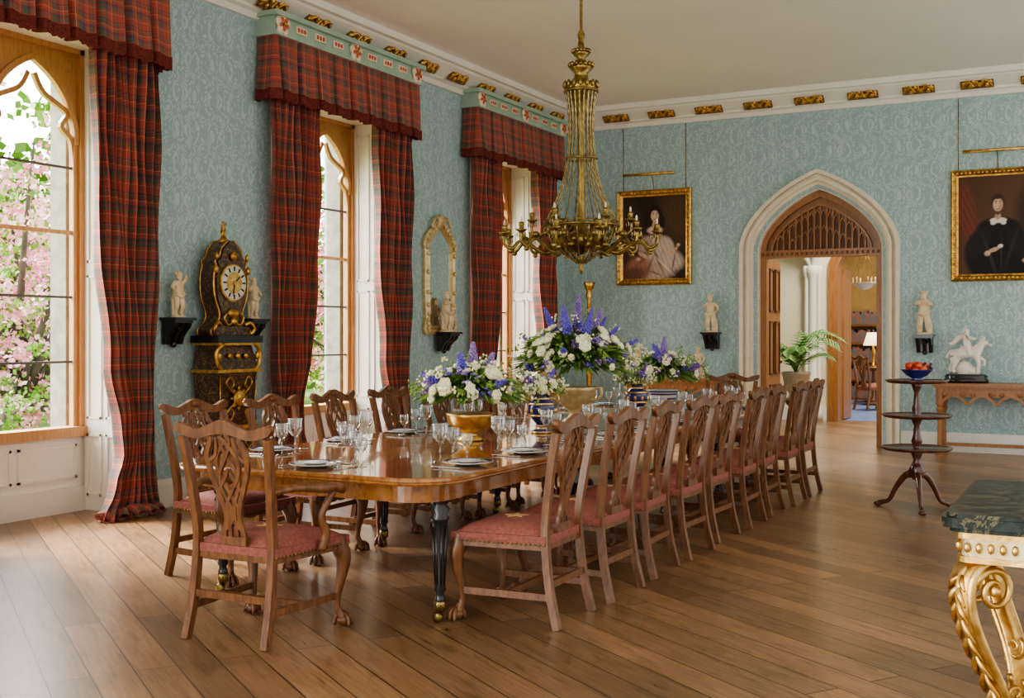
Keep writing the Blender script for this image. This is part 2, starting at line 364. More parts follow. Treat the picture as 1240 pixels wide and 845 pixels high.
# ------------------------------------------------------------------ windows
def lancet(hw,sp,ap,n=14,x0=0):
    out=[]
    Rr=(hw*hw+(ap-sp)**2)/(2*hw)
    for i in range(n+1):
        zz=(ap-sp)*i/n
        px=-( math.sqrt(max(0,Rr*Rr-zz*zz))-(Rr-hw)); out.append((x0+px,sp+zz))
    out+= [(2*x0-p[0],p[1]) for p in out[-2::-1]]
    return out
def window(idx,c):
    mb=MB(); x=GX
    for a,b2 in ((c-HW,c-HW+.07),(c+HW-.07,c+HW)): mb.bb((x-.06,a,SILL),(x+.06,b2,WT),'oak_frame')
    mb.bb((x-.06,c-HW,WT-.07),(x+.06,c+HW,WT),'oak_frame'); mb.bb((x-.08,c-HW,SILL-.02),(x+.09,c+HW,SILL+.06),'oak_frame')
    mb.bb((x-.06,c-.05,SILL),(x+.06,c+.05,WT),'oak_frame')
    hl=(HW-.12)/2
    for sgn in (-1,1):
        y0=c+sgn*(.05+hl); hw=hl
        arc=lancet(hw-.015,2.95,3.58,14,y0)
        half1=[(y0-hw,WT-.06),(y0-hw,2.9)]+arc[:15]+[(y0,WT-.06)]
        half2=[(y0,WT-.06)]+arc[14:]+[(y0+hw,2.9),(y0+hw,WT-.06)]
        for h in (half1,half2): mb.prism(h,lambda a,b2:(x-.015,a,b2),lambda a,b2:(x+.02,a,b2),'oak_frame')
        mb.ribbon([(x+.02,p[0],p[1]) for p in arc],.05,.05,(1,0,0),'oak_frame')
        for s2 in (-1,1):
            cus=spl([(x+.005,y0+s2*(hw-.02),2.75),(x+.005,y0+s2*(hw-.05),2.98),(x+.005,y0+s2*(hw-.15),3.08),(x+.005,y0+s2*(hw-.10),3.20),(x+.005,y0+s2*.12,3.32),(x+.005,y0+s2*.03,3.46)],5)
            mb.ribbon(cus,.04,.035,(1,0,0),'oak_frame')
            mb.bb((x-.02,y0+s2*(hw-.045),SILL),(x+.03,y0+s2*hw,2.95),'oak_frame')
            mb.tube([(x+.02,y0+s2*(hw-.09)+.045*math.cos(t*math.pi/6),3.58+.045*math.sin(t*math.pi/6)) for t in range(13)],.010,'oak_frame',5,False)
        for k in range(1,5):
            z=SILL+.06+k*.52; e=.009 if k!=3 else .016; mb.bb((x-.012,y0-hw,z-e),(x+.012,y0+hw,z+e),'iron' if k!=3 else 'oak_frame')
    mb.bb((x-.24,c-.04,SILL),(x-.12,c+.04,WT),'grey_stone')
    for s2 in (-1,1): mb.bb((x-.28,c+s2*HW,SILL),(x-.10,c+s2*(HW-.08),WT),'grey_stone')
    for s2 in (-1,1):
        ya=c+s2*HW; yb=c+s2*(HW-.03)
        mb.bb((GX+.06,ya,0),(WX+.01,yb,WT),'white_paint')
        for (z0,z1) in ((.12,.62),(.74,1.9),(2.0,3.6)):
            for (xa,xb) in ((GX+.10,GX+.26),(GX+.31,WX-.06)):
                yc=c+s2*(HW-.03)
                for (p,q) in (((xa,z0),(xb,z0+.02)),((xa,z1-.02),(xb,z1)),((xa,z0),(xa+.02,z1)),((xb-.02,z0),(xb,z1))):
                    mb.bb((p[0],yc,p[1]),(q[0],yc-s2*.014,q[1]),'white_paint')
    mb.bb((GX-.06,c-HW,0),(GX+.04,c+HW,SILL-.02),'white_paint')
    mb.bb((GX+.04,c-HW+.03,0),(GX+.07,c+HW-.03,.2),'white_paint')
    for k in range(3):
        ya=c-HW+.1+k*.62; 
        for (p,q) in (((ya,.27),(ya+.56,.29)),((ya,.52),(ya+.56,.54)),((ya,.27),(ya+.02,.54)),((ya+.54,.27),(ya+.56,.54))):
            mb.bb((GX+.04,p[0],p[1]),(GX+.055,q[0],q[1]),'white_paint')
    mb.bb((GX+.06,c-HW,WT-.03),(WX+.01,c+HW,WT),'white_paint')
    mb.obj('window_%d'%idx)
for i,c in enumerate(WC): window(i+1,c)

# ------------------------------------------------------------------ curtains & pelmets
def curtain(c,s):
    mb=MB(); ph=U(0,6); di=.0 if s<0 else .06
    def keys(z):
        ks=[(3.7,.44,1.15),(3.0,.46,1.15),(2.0,.50,1.14),(1.2,.59,1.11),(.72,.70,1.09),(.5,.71,1.08),(.25,.62,1.11),(0,.48,1.15)]
        for (z1,a1,b1),(z0,a0,b0) in zip(ks,ks[1:]):
            if z>=z0:
                t=(z-z0)/(z1-z0); t=t*t*(3-2*t) ; return a0+(a1-a0)*t+di,b0+(b1-b0)*t
        return ks[-1][1]+di,ks[-1][2]
    def fn(u,v):
        z=3.70*(1-v)+.004; a,b2=keys(z)
        y=a+(b2-a)*(u+.012*math.sin(u*40+z*2))
        amp=.052+.02*math.sin(u*9+ph)
        x=WX+.12+amp*math.cos(u*2*math.pi*8+.5*math.sin(z*1.3+ph))+.015*math.sin(z*5+u*12)
        if z<.3: x+=(.3-z)**1.3*.25*(.6+.4*math.sin(u*17+ph)); 
        return (max(x,WX+.035),c+s*y,z)
    mb.grid(fn,128,46,'tartan',lambda u,v:(u*1.9,(1-v)*3.7))
    for k in range(5):
        y0=c+s*(.58+k*.12); p=[(WX+.12+U(0,.04),y0,.05),(WX+.17+U(0,.04),y0+s*.05,.05+U(0,.03)),(WX+.22+U(0,.03),y0+s*U(.0,.10),.02)]
        mb.grid(lambda u,v,p=p:(lambda q:(q.x,q.y+math.cos(v*math.pi*2)*.06,max(.006,q.z+math.sin(v*math.pi*2)*.035)))(spl(p,4)[min(8,int(round(u*8)))]),8,8,'tartan',lambda u,v:(v*.4,u*.4))
    return mb.obj('tartan_curtain')
def pelmet(c):
    mb=MB(); hw=1.20; dp=.22; z1=4.13; z0=3.61
    Ltot=2*hw+2*dp
    def path(t):
        d=t*Ltot
        if d<dp: return WX+d, c-hw, (0,-1)
        if d<dp+2*hw: return WX+dp, c-hw+(d-dp), (1,0)
        return WX+dp-(d-dp-2*hw), c+hw,(0,1)
    def pleat(d,v):
        f=(d/.27)%1; q=abs(f-.5)*2; return (.040*(1 if q<.76 else -(q-.76)/.24*2.2+1))*(.35+.9*v)
    def fn(u,v):
        x,y,n=path(u); d=u*Ltot; e=pleat(d,v)+.014*math.sin(d*9)*v; zz=z1+(z0-z1)*v+ (.010*math.cos(d/.27*2*math.pi) if v>.5 else 0)
        return (x+n[0]*e,y+n[1]*e,zz)
    mb.grid(fn,300,6,'tartan',lambda u,v:(u*Ltot*1.1,(1-v)*.65))
    def fr(u,v):
        x,y,n=path(u); d=u*Ltot; e=pleat(d,1)+.014*math.sin(d*9)+.006+.006*math.sin(d*400)
        return (x+n[0]*e,y+n[1]*e,z0+.03-v*(.10+.006*math.sin(d*97))+.010*math.cos(d/.27*2*math.pi))
    mb.grid(fr,300,2,'fringe')
    mb.bb((WX,c-hw-.03,4.13),(WX+.25,c+hw+.03,4.17),'pelmet_green'); mb.bb((WX,c-hw-.02,4.17),(WX+.23,c+hw+.02,4.30),'pelmet_green'); mb.bb((WX,c-hw-.06,4.30),(WX+.28,c+hw+.06,4.345),'pelmet_green')
    for yy in (-hw+.07,0,hw-.07):
        for k in range(5):
            a=2*math.pi*k/5+.3; mb.ell((WX+.245,c+yy+.06*math.cos(a),4.235+.06*math.sin(a)),(.022,.048,.048),'rose_cream',8)
            mb.ell((WX+.26,c+yy+.045*math.cos(a+.6),4.235+.045*math.sin(a+.6)),(.02,.022,.022),'rose_red',7)
        mb.ell((WX+.28,c+yy,4.235),(.016,.02,.02),'gilt',7)
    for k in (-3,-2,-1,1,2,3):
        y=c+k*.285; mb.bb((WX+.23,y-.08,4.20),(WX+.245,y+.08,4.27),'rose_cream')
        for j in (-1,0,1): mb.ell((WX+.247,y+j*.045,4.235),(.01,.016,.022),'rose_red',6)
    mb.obj('curtain_pelmet')
for c in WC[1:]:
    curtain(c,-1); curtain(c,1); pelmet(c)

# ------------------------------------------------------------------ doorway
mb=MB()
def band(hwo,spo,apo,hwi,spi,api,y0,y1,mat):
    o=[(DX-hwo,0)]+arch(hwo,spo,apo)+[(DX+hwo,0)]; i=[(DX-hwi,0)]+arch(hwi,spi,api)+[(DX+hwi,0)]
    n=len(o)
    vs=[(a,y0,b2) for a,b2 in o]+[(a,y0,b2) for a,b2 in i]+[(a,y1,b2) for a,b2 in o]+[(a,y1,b2) for a,b2 in i]
    fs=[]
    for k in range(n-1):
        fs+= [(k,k+1,n+k+1,n+k),(2*n+k,2*n+k+1,k+1,k),(n+k,n+k+1,3*n+k+1,3*n+k),(3*n+k,3*n+k+1,2*n+k+1,2*n+k)]
    mb.add(vs,fs,mat)
band(1.01,2.53,3.53,.96,2.52,3.48,EY-.09,EY+.01,'stone')
band(.97,2.53,3.49,.91,2.52,3.43,EY-.03,EY+.01,'stone')
band(.92,2.52,3.44,.88,2.51,3.39,EY-.075,EY+.05,'stone')
band(.89,2.51,3.39,.84,2.50,3.34,EY-.02,EY+.10,'stone')
band(.85,2.51,3.35,.78,2.50,3.28,EY+.03,EY+.16,'stone')
mb.obj('trim_3')
mb=MB(); y0=EY+.16
A=arch(.785,2.50,3.285)
mb.prism([(DX-.785,2.44)]+A+[(DX+.785,2.44)],lambda a,b2:(a,y0+.03,b2),lambda a,b2:(a,y0+.08,b2),'oak_door')
for hwk,apk,w in ((.745,3.235,.075),(.63,3.10,.03)):
    mb.ribbon([(a,y0-.005,b2) for a,b2 in arch(hwk,2.52,apk)],w,.07,(0,1,0),'oak_door')
def hh_(t): return 2.52+(3.09-2.52)*((1-abs(t)/7.9)*.36+.64*math.sqrt(1-(t/7.9)**2))
for k in range(-7,8):
    x=DX+k*.08; h=hh_(k)
    mb.bb((x-.010,y0-.025,2.50),(x+.010,y0+.03,h),'oak_door')
    if k<7: 
        xc=x+.04; h2=hh_(k+.5)-.05
        mb.bb((xc-.028,y0+.018,2.53),(xc+.028,y0+.032,h2-.01),'oak_dark')
        mb.ribbon([(a,y0+.0,b2) for a,b2 in arch(.032,h2-.07,h2,8,xc)],.016,.05,(0,1,0),'oak_door')
        if abs(k+.5)<5: mb.ribbon([(a,y0+.0,b2) for a,b2 in arch(.032,h2-.27,h2-.20,8,xc)],.014,.05,(0,1,0),'oak_door')
mb.bb((DX-.79,y0-.05,2.42),(DX+.79,y0+.10,2.52),'oak_door')
for k in range(24): mb.bb((DX-.76+k*.064,y0-.06,2.45),(DX-.73+k*.064,y0-.045,2.49),'oak_dark')
for s2 in (-1,1):
    mb.bb((DX+s2*.80,y0-.04,0),(DX+s2*.70,y0+.08,2.5),'oak_door')
    xa=DX+s2*.765
    mb.bb((xa,y0+.08,.02),(xa-s2*.05,y0+.72,2.42),'oak_door')
    for z0_,z1_ in ((.15,.75),(.88,1.6),(1.72,2.3)):
        for ya in (y0+.15,y0+.44):
            xi=xa-s2*.05
            for (p,q) in (((ya,z0_),(ya+.22,z0_+.025)),((ya,z1_-.025),(ya+.22,z1_)),((ya,z0_),(ya+.02,z1_)),((ya+.2,z0_),(ya+.22,z1_))):
                mb.bb((xi,p[0],p[1]),(xi-s2*.015,q[0],q[1]),'oak_dark')
    mb.ell((DX+s2*.70,y0+.66,1.05),(.03,.03,.03),'brass',8)
mb.obj('door_1')
# anteroom beyond
mb=MB(); mb.bb((-8,15.4,-.2),(0,19.3,0),'floor_boards'); mb.obj('floor_anteroom')
AY=19.0; X2=-3.35
mb=MB()
def arch2(hw,sp,ap,x0): return arch(hw,sp,ap,20,x0)
poly=[(-8,0),(X2-.72,0)]+arch2(.72,2.5,3.15,X2)+[(X2+.72,0),(0,0),(0,4.2),(-8,4.2)]
mb.prism(poly,lambda a,b2:(a,AY,b2),lambda a,b2:(a,AY+.3,b2),'cream_wall')
mb.obj('wall_anteroom_end')
mb=MB(); mb.bb((-8,15.35,0),(-7.8,19.3,4.2),'cream_wall'); mb.obj('wall_anteroom_left')
mb=MB(); mb.bb((-.2,15.35,0),(0,19.3,4.2),'cream_wall'); mb.obj('wall_anteroom_right')
mb=MB(); mb.bb((-8,15.35,4.2),(0,19.3,4.3),'cream_wall'); mb.obj('ceiling_anteroom')
mb=MB()
for dx,r in ((-.10,.04),(0,.07),(.10,.04)):
    mb.lathe([(r*1.6,0),(r*1.6,.15),(r,.22),(r,2.35),(r*1.5,2.42),(r*1.7,2.5),(r*1.2,2.55)],(-4.38+dx,AY-.10,0),'plaster',12)
for k in range(3):
    mb.tube(spl([(-4.38,AY-.08,2.5),(-4.5-.05*k,AY-.12-.1*k,2.9),(-4.75-.1*k,AY-.2-.3*k,3.3),(-5.3-.2*k,AY-.3-.8*k,3.7)],6),.05,'plaster',8)
    mb.tube(spl([(-4.38,AY-.08,2.5),(-4.3,AY-.12-.1*k,2.9),(-4.1,AY-.2-.3*k,3.4),(-3.7+.1*k,AY-.3-.8*k,3.8)],6),.05,'plaster',8)
mb.bb((-7.8,AY-.03,0),(X2-.82,AY,.22),'white_paint')
mb.obj('trim_4')
mb=MB()
def ring2(hwo,apo,hwi,api,y0,y1):
    o=[(X2-hwo,0)]+arch2(hwo,2.5,apo,X2)+[(X2+hwo,0)]; i=[(X2-hwi,0)]+arch2(hwi,2.5,api,X2)+[(X2+hwi,0)]; n=len(o)
    vs=[(a,y0,b2) for a,b2 in o]+[(a,y0,b2) for a,b2 in i]+[(a,y1,b2) for a,b2 in o]+[(a,y1,b2) for a,b2 in i]; fs=[]
    for k in range(n-1): fs+=[(k,k+1,n+k+1,n+k),(2*n+k,2*n+k+1,k+1,k),(n+k,n+k+1,3*n+k+1,3*n+k),(3*n+k,3*n+k+1,2*n+k+1,2*n+k)]
    mb.add(vs,fs,'oak_door')
ring2(.80,3.24,.70,3.13,AY-.05,AY-.001); ring2(.715,3.14,.64,3.05,AY-.03,AY+.31)
mb.bb((X2-.66,AY+.31,.02),(X2-.61,AY+.9,2.5),'oak_door')
mb.obj('door_2')
mb=MB(); mb.bb((-6,19.3,-.2),(0,26,0),'carpet_blue'); mb.obj('floor_study')
mb=MB(); mb.bb((-6,26,0),(0,26.2,4.2),'gold_wall'); mb.bb((-6.2,19.3,0),(-6,26.2,4.2),'gold_wall'); mb.obj('wall_study')
mb=MB(); mb.bb((-6,19.3,4.2),(0,26.2,4.3),'ceiling_plaster'); mb.obj('ceiling_study')

# ------------------------------------------------------------------ dining table
mb=MB(); TX0,TX1,TY0,TY1=-4.52,-2.78,4.52,10.75; TZ=.74
def rrect(x0,x1,y0,y1,r,n=8):
    out=[]
    for cx,cy,a0 in ((x1-r,y1-r,0),(x0+r,y1-r,90),(x0+r,y0+r,180),(x1-r,y0+r,270)):
        for k in range(n+1):
            a=math.radians(a0+90*k/n); out.append((cx+r*math.cos(a),cy+r*math.sin(a)))
    return out
def loft(levels,mat):
    rings=[rrect(TX0+o,TX1-o,TY0+o,TY1-o,.26-o*.8) for o,z in levels]; n=len(rings[0]); vs=[];fs=[]
    for (o,z),r in zip(levels,rings): vs+=[(a,b2,z) for a,b2 in r]
    for i in range(len(levels)-1):
        for k in range(n): fs.append((i*n+k,i*n+(k+1)%n,(i+1)*n+(k+1)%n,(i+1)*n+k))
    fs.append(tuple(range(n))[::-1]); fs.append(tuple((len(levels)-1)*n+k for k in range(n)))
    mb.add(vs,fs,mat)
loft([(.03,TZ-.042),(.005,TZ-.038),(0,TZ-.03),(.004,TZ-.024),(0,TZ-.018),(.004,TZ-.006),(.012,TZ)],'table_top')
loft([(.10,TZ-.13),(.10,TZ-.04)],'table_top')
for yy in (6.05,7.6,9.15): mb.bb((TX0+.015,yy-.002,TZ-.001),(TX1-.015,yy+.002,TZ+.0006),'dark_wood')
for yy in (4.83,6.4,8.0,9.3,10.45):
    for xx in (TX0+.17,TX1-.17):
        mb.lathe([(.012,.075),(.03,.085),(.026,.12),(.02,.14),(.03,.16),(.024,.2),(.034,.46),(.04,.50),(.05,.515),(.035,.53),(.052,.56),(.036,.58),(.05,.60),(.05,TZ-.09)],(xx,yy,0),'ebony',14)
        for k in range(8):
            a=k*math.pi/4; mb.tube([(xx+.022*math.cos(a),yy+.022*math.sin(a),.18),(xx+.037*math.cos(a),yy+.037*math.sin(a),.47)],.006,'ebony',5)
        mb.lathe([(.018,.05),(.03,.06),(.03,.10),(.02,.11)],(xx,yy,0),'brass',12)
        mb.M=Matrix.Translation((xx,yy-.02,.027))@Matrix.Rotation(math.pi/2,4,'X'); mb.lathe([(.01,-.014),(.026,-.012),(.026,.012),(.01,.014)],(0,0,0),'brass',14); mb.M=Matrix()
mb.obj('dining_table')

# ------------------------------------------------------------------ chairs
def chair_mesh(name,arm=False):
    mb=MB(); wf=.27 if not arm else .30; wb=.205 if not arm else .22; W='chair_wood'
    def yb(z): return -.225-.085*max(0,(z-.45)/.55)**1.4
    SZ=.455
    for s in (-1,1):
        lg=spl([(s*(wb+.012),-.295,.0),(s*(wb+.004),-.25,.2),(s*wb,-.228,.42),(s*(wb),yb(.55),.55),(s*(wb+.015),yb(.75),.75),(s*(wb+.03),yb(.95),.95)],4)
        mb.ribbon(lg,[.036]*len(lg),.036,(0,1,0),W)
        fx=s*(wf-.035); fy=.225
        q=s*.7071; 
        lp=[(0,.44,.036),(.006,.38,.042),(.022,.33,.038),(.014,.25,.028),(-.006,.16,.020),(-.010,.10,.017),(.004,.06,.021),(.014,.045,.027)]
        P=spl([(fx+o*q,fy+o*.7,z) for o,z,r in lp],4); mb.tube(P,sval([r for o,z,r in lp],4),W,10)
        mb.ell((fx+.02*q,fy+.014,.028),(.036,.036,.028),W,10)
        for a in (-60,-20,20,60,180):
            ang=math.atan2(.7,q)+math.radians(a); cx,cy=fx+.02*q,fy+.014
            mb.tube(spl([(cx+.01*math.cos(ang),cy+.01*math.sin(ang),.062),(cx+.036*math.cos(ang),cy+.036*math.sin(ang),.045),(cx+.043*math.cos(ang),cy+.043*math.sin(ang),.006)],3),.009,W,6)
        mb.ell((fx+.03*q,fy+.022,.355),(.028,.028,.045),W,8)
        mb.ribbon([(s*(wb+.006),-.26,.15),(s*(wf-.04),.215,.15)],.02,.034,(0,0,1),W)
    sm=(wb+wf)/2-.02
    mb.box((0,-.02,.15),(2*sm,.022,.03),W); mb.box((0,-.25,.21),(2*wb,.02,.034),W)
    poly=[(-wf+.005,.25),(wf-.005,.25),(wb+.018,-.235),(-wb-.018,-.235)]
    mb.prism(poly,lambda a,b2:(a,b2,.375),lambda a,b2:(a,b2,SZ-.03),W)
    for s in (-1,0,1): mb.ell((s*.09,.252,.38),(.05,.008,.014),W,8)
    def cush(u,v):
        a=u*2-1; b2=v*2-1; hw=wb+.02+(wf-wb-.01)*v
        x=a*hw; y=-.235+.495*v
        e=max(abs(a),abs(b2)); h=.065*(1-e**6)+.02*(1-a*a)*(1-b2*b2)
        return (x,y,SZ-.04+h)
    mb.grid(cush,20,18,'seat_red')
    poly2=[(-wf-.003,.26),(wf+.003,.26),(wb+.021,-.237),(-wb-.021,-.237)]
    mb.prism(poly2,lambda a,b2:(a,b2,SZ-.05),lambda a,b2:(a,b2,SZ-.012),'seat_red')
    for k in range(21):
        t=k/20; mb.ell((-wf+2*wf*t,.264,SZ-.052),(.006,.004,.006),'brass',5)
        for s in (-1,1): mb.ell((s*(wb+.024+(wf-wb-.018)*t),-.23+.48*t,SZ-.052),(.004,.006,.006),'brass',5)
    star=[]
    for k in range(10):
        a=math.pi*k/5+.3; r=.065 if k%2==0 else .027; star.append((r*math.cos(a),.03+r*math.sin(a)))
    mb.prism(star,lambda a,b2:(a,b2,SZ+.040),lambda a,b2:(a,b2,SZ+.0475),'star_gold')
    k1=wb+.06
    cr=[(-k1,1.0),(-k1+.03,.985),(-.155,.962),(-.075,.982),(0,.998),(.075,.982),(.155,.962),(k1-.03,.985),(k1,1.0)]
    wv=sval([.022,.05,.045,.05,.066,.05,.045,.05,.022],5)
    P=[Vector((p.x,yb(p.z),p.z)) for p in spl([(a,0,b2) for a,b2 in cr],5)]
    mb.ribbon(P,wv,.028,(0,1,0),W)
    mb.ell((0,yb(1)+.018,1.0),(.04,.012,.022),W,8)
    for s in (-1,1): mb.ell((s*(k1-.012),yb(.99),.995),(.022,.016,.02),W,8)
    def sp2(pts,w=.019,t=.015):
        for s in (-1,1):
            q=spl([(s*a,0,b2) for a,b2 in pts],5); mb.ribbon([(p.x,yb(p.z)+.002*s,p.z) for p in q],w,t,(0,1,0),W)
    sp2([(.05,.45),(.055,.50),(.036,.56),(.045,.63),(.08,.72),(.108,.80),(.112,.87),(.085,.93),(.10,.965)],.026)
    sp2([(.018,.47),(.018,.56),(.03,.62),(-.012,.70),(-.055,.77),(-.065,.84),(-.03,.90),(.03,.955)])
    sp2([(.0,.62),(.045,.70),(.05,.78),(0,.86),(-.03,.93),(-.01,.97)],.017)
    sp2([(.062,.70),(.02,.76),(0,.80)],.016)
    sp2([(.10,.84),(.06,.87),(.045,.95)],.016)
    sp2([(.04,.52),(.0,.56),(.0,.60)],.016)
    mb.box((0,-.222,.465),(.15,.034,.04),W)
    mb.ribbon([(0,yb(.56),.56),(0,yb(.63),.63)],[.05,.05],.017,(0,1,0),W)
    if arm:
        for s in (-1,1):
            P=spl([(s*(wb+.01),yb(.7)+.005,.70),(s*(wb+.06),-.14,.715),(s*(wf+.03),.0,.70),(s*(wf+.035),.09,.695),(s*(wf+.045),.135,.685),(s*(wf+.04),.145,.665)],5)
            mb.tube(P,sval([.017,.018,.024,.025,.023,.012],5),W,10)
            P=spl([(s*(wf-.0),.03,.40),(s*(wf+.015),.05,.48),(s*(wf+.01),.02,.56),(s*(wf+.03),.05,.64),(s*(wf+.035),.09,.69)],4)
            mb.tube(P,sval([.022,.022,.017,.017,.02],4),W,9)
    return mb.mesh(name)
side=chair_mesh('dining_chair'); armm=chair_mesh('dining_armchair',True)
RY0=[5.16+.645*i for i in range(9)]; LY0=[5.22+.70*i for i in range(8)]
for y in RY0: place(side,'dining_chair',(-2.66+U(-.015,.015),y,0),math.pi/2+U(-.04,.04))
for y in LY0: place(side,'dining_chair',(-4.62+U(-.02,.02),y,0),-math.pi/2+U(-.05,.05))
place(armm,'dining_armchair',(-3.61,4.31,0),0.02)
place(armm,'dining_armchair',(-3.45,11.05,0),math.pi)

# ------------------------------------------------------------------ table ware
def glass_mesh(name,h,r,bowl):
    mb=MB(); st=h-bowl
    mb.lathe([(r*.92,0),(r*.92,.002),(.2*r,.006),(.005,.012),(.005,st*.5),(.009,st*.55),(.005,st*.62),(.006,st-.003),(r*.55,st+.008),(r*.95,st+bowl*.4),(r,h)],(0,0,0),'glass',16,cap=False)
    for k in range(8):
        a=k*math.pi/4; mb.tube([(r*.6*math.cos(a),r*.6*math.sin(a),st+.012),(r*.97*math.cos(a),r*.97*math.sin(a),st+bowl*.45)],.0018,'silver',4)
    mb.tube([(r*math.cos(2*math.pi*k/16),r*math.sin(2*math.pi*k/16),h) for k in range(17)],.0012,'silver',4,False)
    return mb.mesh(name)
g1=glass_mesh('wine_glass',.175,.038,.085); g2=glass_mesh('champagne_glass',.14,.032,.07); g3=glass_mesh('water_goblet',.20,.043,.10)
mb=MB()
mb.lathe([(.06,0),(.07,.004),(.105,.012),(.135,.017),(.135,.020),(.10,.016),(0,.010)],(0,0,0),'china_white',32)
mb.lathe([(.108,.0180),(.1325,.0212)],(0,0,0),'china_blue',32,cap=False); mb.lathe([(.1325,.0213),(.1355,.0214)],(0,0,0),'gilt',32,cap=False)
mb.lathe([(.05,.014),(.06,.02),(.085,.026),(.085,.028),(.06,.024),(0,.018)],(0,0,0),'china_white',28); mb.lathe([(.070,.0265),(.084,.0290)],(0,0,0),'china_blue',28,cap=False)
pl=mb.mesh('dinner_plate')
mb=MB()
for dx in (-.165,-.185,.16,.18):
    mb.box((dx,0,.004),(.012,.13,.003),'silver'); mb.ell((dx,.085,.005),(.012,.03,.003),'silver',8)
cut=mb.mesh('cutlery_set')
def setting(x,y,rz):
    M=Matrix.Rotation(rz,3,'Z')
    def w(a,b2): v=M@Vector((a,b2,0)); return (x+v.x,y+v.y,TZ+.0015)
    place(pl,'dinner_plate',w(0,0),rz); place(cut,'cutlery_set',w(0,0),rz)
    place(g1,'wine_glass',w(.13,.17)); place(g2,'champagne_glass',w(.20,.12)); place(g3,'water_goblet',w(.05,.20))
for y in RY0: setting(TX1-.20,y,math.pi/2)
for y in LY0: setting(TX0+.20,y,-math.pi/2)
setting(-3.63,TY0+.20,0)
# ------------------------------------------------------------------ flowers
def flowers(mb,c,rx,rz,nl=260,nw=26,nb=26,spikes=7,tall=0,seed=1,up=0):
    rnd=random.Random(seed); u=rnd.uniform; c=Vector(c)
    def dirv(zmin=-.25):
        a=u(0,2*math.pi); z=u(zmin,1); r=math.sqrt(1-z*z); return Vector((r*math.cos(a),r*math.sin(a),z))
    S=lambda d,k:Vector((d.x*rx*k,d.y*rx*k,d.z*rz*k))
    for i in range(nl):
        d=dirv(); p=c+S(d,u(.25,.7)); e=c+S(d,u(.85,1.25)); sd=d.cross(Vector((u(-1,1),u(-1,1),u(-1,1)))).normalized()*u(.012,.028)
        mid=(p+e)/2+Vector((0,0,.02)); e=e-Vector((0,0,.03))
        for t in (p,e,mid): t.z=max(t.z,.05)
        mb.add([p,mid+sd,e,mid-sd],[(0,1,2,3)],'leaf' if u(0,1)<.55 else 'leaf_light')
        if i%4==0: mb.tube([c+S(d,.1),p,mid],.003,'leaf',4,False)
    for i in range(nw):
        d=dirv(-.15); p=c+S(d,u(.86,1.08)); r=u(.028,.052)
        rot=Vector((0,0,1)).rotation_difference(d).to_matrix()
        mb.ell(p,(r*.6,r*.6,r*.6),'petal_white',7)
        for k in range(6):
            a=k*math.pi/3; q=rot@Vector((r*.6*math.cos(a),r*.6*math.sin(a),0)); mb.ell(p+q,(r*.5,r*.5,r*.32),'petal_white',6,rot@RZ(a)@RY(-.6))
    for i in range(nb):
        d=dirv(-.2); p=c+S(d,u(.75,1.04)); m='petal_violet' if u(0,1)<.6 else 'petal_blue'
        for k in range(9): mb.ell(p+Vector((u(-.03,.03),u(-.03,.03),u(-.025,.025))),(.013,.013,.010),m,5)
    for i in range(spikes+up):
        big=(i==0 and tall); ups=(0<i<=up)
        if big: d=Vector((.05,0,1)); L0=tall; rw=.036
        elif ups: a=i*2.4; d=Vector((.45*math.cos(a),.45*math.sin(a),1)); L0=tall*u(.55,.8); rw=.030
        else: d=dirv(.25); L0=u(.08,.17); rw=.02
        d.normalize()
        p=c+S(d,.9); nn=int(L0*(420 if (big or ups) else 230))
        for k in range(nn):
            t=k/nn; a=k*2.4; r=rw*(1-t*.8); q=p+d*L0*t; o=d.orthogonal().normalized(); o2=d.cross(o)
            mb.ell(q+(o*math.cos(a)+o2*math.sin(a))*r,(.014*(1-.5*t),)*3,'petal_blue' if i%3 else 'petal_violet',5)
        mb.tube([c+S(d,.3),p,p+d*L0],.003,'leaf_light',4)
    for i in range(46):
        d=dirv(-.1); e=c+S(d,u(1.15,1.4)); mb.tube(spl([c+S(d,.5),c+S(d,.9)+Vector((0,0,.03)),e],3),.002,'leaf_light',4,False)
        for k in range(6): mb.ell(e+Vector((u(-.03,.03),u(-.03,.03),u(-.03,.02))),(.009,.009,.009),'leaf_light' if i%2 else 'petal_white',4)
TC=-3.65
mb=MB(); z=TZ+.0015
mb.lathe([(.08,0),(.085,.012),(.05,.03),(.04,.045),(.09,.07),(.14,.11),(.15,.16),(.155,.175),(.14,.175)],(0,0,0),'gilt_bright',28,flute=.03,fn=14)
flowers(mb,(0,0,.30),.31,.19,480,48,26,6,.16,3,3)
mb.obj('flower_bowl',(TC,6.35,z))
mb=MB()
mb.lathe([(.10,0),(.10,.02),(.05,.05),(.04,.09),(.10,.14),(.15,.2),(.16,.25),(.19,.28),(.17,.28)],(0,0,0),'gilt_pale',28,flute=.04,fn=12)
for s in (-1,1): mb.tube(spl([(s*.14,0,.18),(s*.21,0,.2),(s*.22,0,.27),(s*.17,0,.27)],5),.012,'gilt_pale',7)
flowers(mb,(0,0,.46),.42,.28,720,74,44,9,.28,5,6)
mb.obj('flower_urn',(TC,7.95,z))
mb=MB()
mb.lathe([(.08,0),(.085,.012),(.05,.03),(.04,.045),(.09,.07),(.13,.11),(.14,.16),(.155,.175),(.14,.175)],(0,0,0),'china_white',28)
for zz,rr in ((.10,.128),(.14,.1385),(.165,.150)): mb.lathe([(rr,zz-.008),(rr+.003,zz+.006)],(0,0,0),'china_blue',28,cap=False)
flowers(mb,(0,0,.31),.31,.19,420,36,26,6,.18,9,2)
mb.obj('flower_bowl',(TC,9.85,z))
mb=MB()
